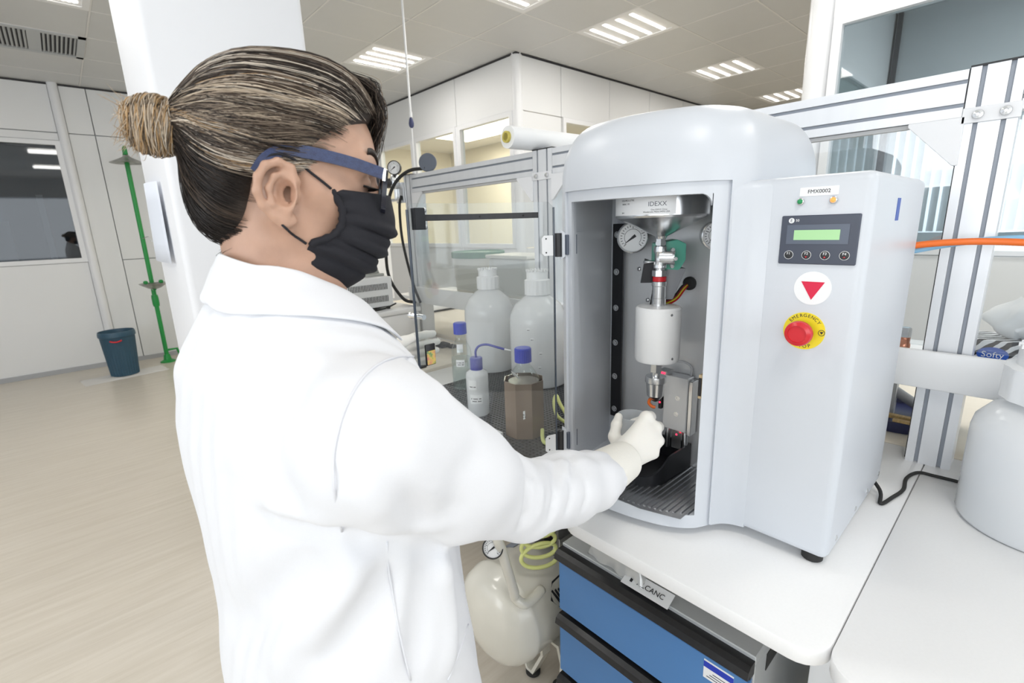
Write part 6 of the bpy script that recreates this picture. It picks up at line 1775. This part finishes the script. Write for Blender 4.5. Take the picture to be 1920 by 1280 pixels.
# laboratory balance
t = thing('lab_balance', 'dark topped laboratory balance on the cream bench', 'balance', (2.25, 3.42, .75))
box('housing', (2.10, 3.30, .765), (2.42, 3.56, .81), W['whitep'], t, bevel=.01); box('base', (2.11, 3.31, .755), (2.41, 3.55, .764), W['black'], t)
box('weighing_pan', (2.13, 3.33, .818), (2.39, 3.53, .850), mat('pan_dark', (.10, .10, .10), .35, .4, noise=(80, .6)), t, bevel=.004); box('pan_support', (2.2, 3.38, .81), (2.32, 3.48, .818), W['steel'], t)
for x in (2.13, 2.39):
    for y in (3.33, 3.53): MB().cyl((x, y, .75), (x, y, .755), .01, n=12).build('foot', W['rubber'], t)
tag(MB().box((1.50, 2.25, .75), (1.56, 2.32, .772)).box((1.53, 2.20, .75), (1.575, 2.25, .765)).build('rubber_stopper', W['rubber'], bevel=.003), 'small black rubber stopper on the cream bench', 'stopper')
tag(MB().box((1.15, 2.02, .75), (1.24, 2.06, .768)).box((1.19, 1.99, .75), (1.23, 2.02, .762)).build('black_clip', W['rubber'], bevel=.003), 'black clip lying beside the clear glass bottle', 'clip')
# controller box
t = thing('storage_chest', 'white box under the vented controller', 'box', (1.28, 2.8, .75))
box('chest_body', (1.02, 2.56, .7505), (1.56, 3.10, .925), W['whitep'], t, bevel=.012, seg=3); box('lid', (1.012, 2.552, .926), (1.568, 3.108, .955), W['whitep'], t, bevel=.006)
t = thing('controller', 'white vented controller with green front panel', 'controller', (1.27, 2.75, .955))
box('housing', (1.115, 2.625, .975), (1.425, 2.90, 1.150), W['whitep'], t, bevel=.006)
box('front_panel', (1.100, 2.632, .980), (1.1149, 2.893, 1.145), mat('panel_green', (.06, .50, .14), .4), t, bevel=.004)
box('front_inset', (1.0985, 2.645, 1.02), (1.0999, 2.88, 1.135), W['paper'], t); box('front_display', (1.097, 2.655, 1.06), (1.0984, 2.70, 1.10), W['black'], t)
for row in range(2):
    for k in range(26):
        x = 1.15 + k * .0095; z = 1.005 + row * .072
        box('vent_slot', (x, 2.6235, z), (x + .0042, 2.6252, z + .036), W['ink'], t)
for x in (1.14, 1.40):
    for y in (2.65, 2.87): MB().cyl((x, y, .9552), (x, y, .975), .012, n=12).build('foot', W['rubber'], t)
box('underside', (1.13, 2.64, .968), (1.41, 2.88, .9749), W['black'], t)
tag(MB().box((1.30, 2.70, 1.1505), (1.42, 2.86, 1.165)).prism([(-.05, 0), (.05, 0), (.02, .10), (-.02, .10)], (1.36, 2.74, 1.165), (1, 0, 0), (0, 0, 1), (0, 1, 0), .08).build('grey_stand', mat('stand_grey', (.42, .43, .40), .5), bevel=.003), 'grey instrument stand on top of the controller', 'stand')
t = thing('plug_cable', 'black mains plug and lead in front of the controller', 'cable', (1.13, 2.585, .955))
MB().tube(catmull([(1.13, 2.59, .964), (1.05, 2.60, .96), (1.0, 2.58, .97), (1.02, 2.60, 1.0)], 5) , .004, 8).build('lead', W['rubber'], t, smooth=True)
MB().tube(catmull([(1.16, 2.585, .966), (1.25, 2.575, .966), (1.34, 2.575, .972), (1.42, 2.59, .990)], 5), .005, 8).build('lead', W['rubber'], t, smooth=True)
MB().lathe([(.010, 0), (.020, .006), (.020, .034), (.012, .046)], (1.125, 2.59, .976), (1, -.1, 0), 14).build('plug', W['rubber'], t, auto=40)
# pressure regulator at the frame end, disc, cables
t = thing('pressure_regulator', 'pressure regulator with round gauge at the left end of the frame', 'regulator', (1.60, 2.79, 1.66))
MB().lathe([(.022, 0), (.028, .01), (.028, .07), (.018, .09), (.012, .10)], (1.60, 2.79, 1.665), n=24).build('body', W['steel'], t, auto=40)
MB().cyl((1.60, 2.79, 1.70), (1.57, 2.885, 1.705), .030, n=24).build('adjusting_knob', W['black'], t, auto=40); MB().cyl((1.57, 2.885, 1.705), (1.568, 2.892, 1.7055), .022, n=24).build('knob_face', W['cabgrey'], t)
gauge('pressure_gauge', (1.575, 2.745, 1.785), (-.75, -.65, .05), .040, t, .03, W['black'])
MB().cyl((1.60, 2.74, 1.60), (1.60, 2.85, 1.60), .010, n=14).build('outlet', W['steel'], t, auto=40); MB().cyl((1.60, 2.79, 1.60), (1.60, 2.79, 1.67), .012, n=14).build('stem', W['steel'], t, auto=40)
box('mounting_bracket', (1.606, 2.722, 1.58), (1.63, 2.80, 1.70), W['steel'], t)
dsc = MB().lathe([(0, 0), (.050, .0), (.052, .004), (.052, .014), (.048, .018), (0, .018)], (1.66, 2.50, 1.790), (-.7, -.7, .1), 36).build('cable_clamp_disc', mat('disc_slate', (.13, .15, .19), .5), None, auto=40)
tag(dsc, 'dark round cable clamp disc on the frame beam', 'clamp')
P = catmull([(1.64, 2.50, 1.760), (1.60, 2.62, 1.755), (1.565, 2.72, 1.70), (1.53, 2.76, 1.60), (1.50, 2.78, 1.40), (1.50, 2.80, 1.15), (1.53, 2.70, 1.0), (1.56, 2.60, .975)], 8)
tag(MB().tube(P, .010, 10).build('black_cable', W['rubber'], None, smooth=True, loc=(1.53, 2.76, 1.6)), 'thick black cable bowing down from the frame beam', 'cable')
P = catmull([(1.60, 2.73, 1.62), (1.575, 2.72, 1.55), (1.565, 2.70, 1.35), (1.565, 2.62, 1.10), (1.565, 2.55, .98)], 8)
tag(MB().tube(P, .008, 10).build('black_cable', W['rubber'], None, smooth=True, loc=(1.57, 2.7, 1.6)), 'thinner black cable crossing behind the door edge', 'cable')
# hanging cord
t = thing('pull_cord', 'thin white cord with a dark connector hanging from the ceiling', 'cord', (2.0, 3.19, 1.75))
MB().cyl((2.0, 3.19, 2.22), (2.0, 3.19, 3.0), .008, n=12).build('upper_tube', W['whitep'], t, auto=40); MB().cyl((2.0, 3.19, 1.3), (2.0, 3.19, 2.13), .0045, n=8).build('lower_cord', W['whitep'], t, auto=40)
MB().lathe([(.006, 0), (.016, .01), (.019, .03), (.014, .055), (.008, .07)], (2.0, 3.19, 2.12), n=20).build('connector', mat('connector_blue', (.05, .06, .15), .4), t, auto=40); MB().lathe([(.012, 0), (.012, .035)], (2.0, 3.19, 2.19), n=16).build('ferrule', W['whitep'], t, auto=40)
# white wall cabinet/board behind the regulator
t = thing('notice_board', 'white board with small coloured cards behind the regulator', 'board', (1.75, 4.35, .76))
box('board', (1.40, 4.30, .76), (2.35, 4.34, 1.98), W['paper'], t)
box('stand_leg', (1.45, 4.30, 0), (1.50, 4.34, .76), W['alu'], t); box('stand_leg', (2.25, 4.30, 0), (2.30, 4.34, .76), W['alu'], t)
for r0 in range(3):
    for k in range(4):
        cc_ = [(.75, .45, .28), (.80, .72, .50), (.70, .74, .70), (.80, .60, .45)][(k + r0) % 4]
        box('card', (1.46 + k * .09, 4.297, 1.62 - r0 * .16), (1.52 + k * .09, 4.2995, 1.72 - r0 * .16), mat('card_%d' % ((k + r0) % 4), cc_, .7), t)

# ================================================================ LEFT BACKGROUND
t = thing('emergency_shower', 'green emergency shower with eyewash bowl by the far wall', 'shower', (.69, 6.8, 0))
MB().cyl((.69, 6.8, 0), (.69, 6.8, 2.30), .022, n=18).build('pole', W['green'], t, auto=40)
MB().tube(catmull([(.69, 6.8, 2.26), (.69, 6.79, 2.33), (.69, 6.75, 2.36), (.685, 6.70, 2.34), (.685, 6.69, 2.28)], 5), .020, 12).build('top_elbow', W['green'], t, smooth=True)
MB().lathe([(.025, .075), (.035, .06), (.06, .045), (.13, .012), (.155, 0), (.150, -.004), (.05, .03), (.025, .05)], (.685, 6.69, 2.20), n=36).build('shower_head', mat('weathered_steel', (.42, .42, .40), .35, .8, noise=(12, .3)), t, auto=40)
MB().lathe([(.03, -.06), (.06, -.05), (.12, -.012), (.135, .0), (.130, .004), (.11, -.006), (.05, -.035), (0, -.04)], (.69, 6.66, .93), n=36).build('eyewash_bowl', MATS['weathered_steel'], t, auto=40)
for dx in (-.07, .07): MB().lathe([(.012, 0), (.022, .01), (.022, .03), (.01, .04)], (.69 + dx, 6.65, .925), n=14).build('eyewash_nozzle', W['green'], t, auto=40)
MB().tube([(.69, 6.8, .86), (.69, 6.70, .86), (.69, 6.66, .872)], .018, 10).build('bowl_arm', W['green'], t); MB().lathe([(.03, 0), (.034, .03), (.034, .10), (.03, .13)], (.69, 6.8, .66), n=16).build('valve_block', W['green'], t, auto=40)
MB().lathe([(.075, 0), (.075, .012), (.04, .03), (.03, .09)], (.69, 6.8, 0), n=20).build('base_flange', W['green'], t, auto=40); MB().tube([(.69, 6.8, .14), (.80, 6.8, .14), (.83, 6.8, .0)], .014, 8).build('foot_brace', W['green'], t)
MB().tube([(.69, 6.78, 1.42), (.74, 6.74, 1.44), (.765, 6.74, 1.38)], .004, 6).build('pull_rod', W['steel'], t)
t = thing('waste_bin', 'dark blue ribbed waste bin with red handle', 'bin', (.27, 6.5, .006))
bm_ = mat('bin_blue', (.030, .085, .135), .4)
n = 64; V = []; F = []
prof = [(.118, .004), (.120, .006), (.146, .40), (.150, .42), (.160, .425), (.160, .455), (.154, .478), (.148, .478), (.140, .42), (.112, .012)]
for r, z in prof:
    for k in range(n):
        a = 2 * math.pi * k / n; rib = .0035 * math.cos(a * 32) if .006 <= z <= .40 and r > .115 else 0
        V.append((.27 + (r + rib) * math.cos(a), 6.5 + (r + rib) * math.sin(a), .008 + z))
for i in range(len(prof) - 1):
    for k in range(n): j = (k + 1) % n; F.append((i * n + k, i * n + j, (i + 1) * n + j, (i + 1) * n + k))
F.append(tuple(range(n - 1, -1, -1))); F.append(tuple(range((len(prof) - 1) * n, len(prof) * n)))
obj('bin_body', V, F, bm_, t, autosmooth=35)
MB().tube([(.27 + .166 * math.cos(a), 6.5 + .166 * math.sin(a), .41 - .02 * math.cos((a - 4.55) * 4)) for a in np.linspace(4.25, 4.85, 12)], .008, 8).build('red_handle', W['red'], t, smooth=True)
o = crumple('floor_cloth', .27, 6.48, .0005, .36, .16, .012, mat('cloth_offwhite', (.74, .72, .69), .9), n=26, rot=.12, seed=8); tag(o, 'off-white cloth spread on the floor under the blue bin', 'cloth')
# curled paper taped to the pillar
V = []; F = []; nn = 14
for i in range(nn + 1):
    s_ = i / nn
    for z in (1.335, 1.40, 1.47, 1.54, 1.60):
        cu = .030 * math.sin(s_ * 2.8) * (1 - 1.2 * (z - 1.335)); V.append((.279 - .002 - max(0, cu), 2.33 - .34 * s_, z + .012 * (1 - s_)))
for i in range(nn):
    for k in range(4): a = i * 5 + k; F.append((a, a + 1, a + 6, a + 5))
o = obj('paper_sheet', V, F, mat('paper_bluish', (.72, .76, .84), .7), None, smooth=True); md = o.modifiers.new('t', 'SOLIDIFY'); md.thickness = .0006
tag(o, 'curled sheet of paper taped to the white pillar', 'paper')
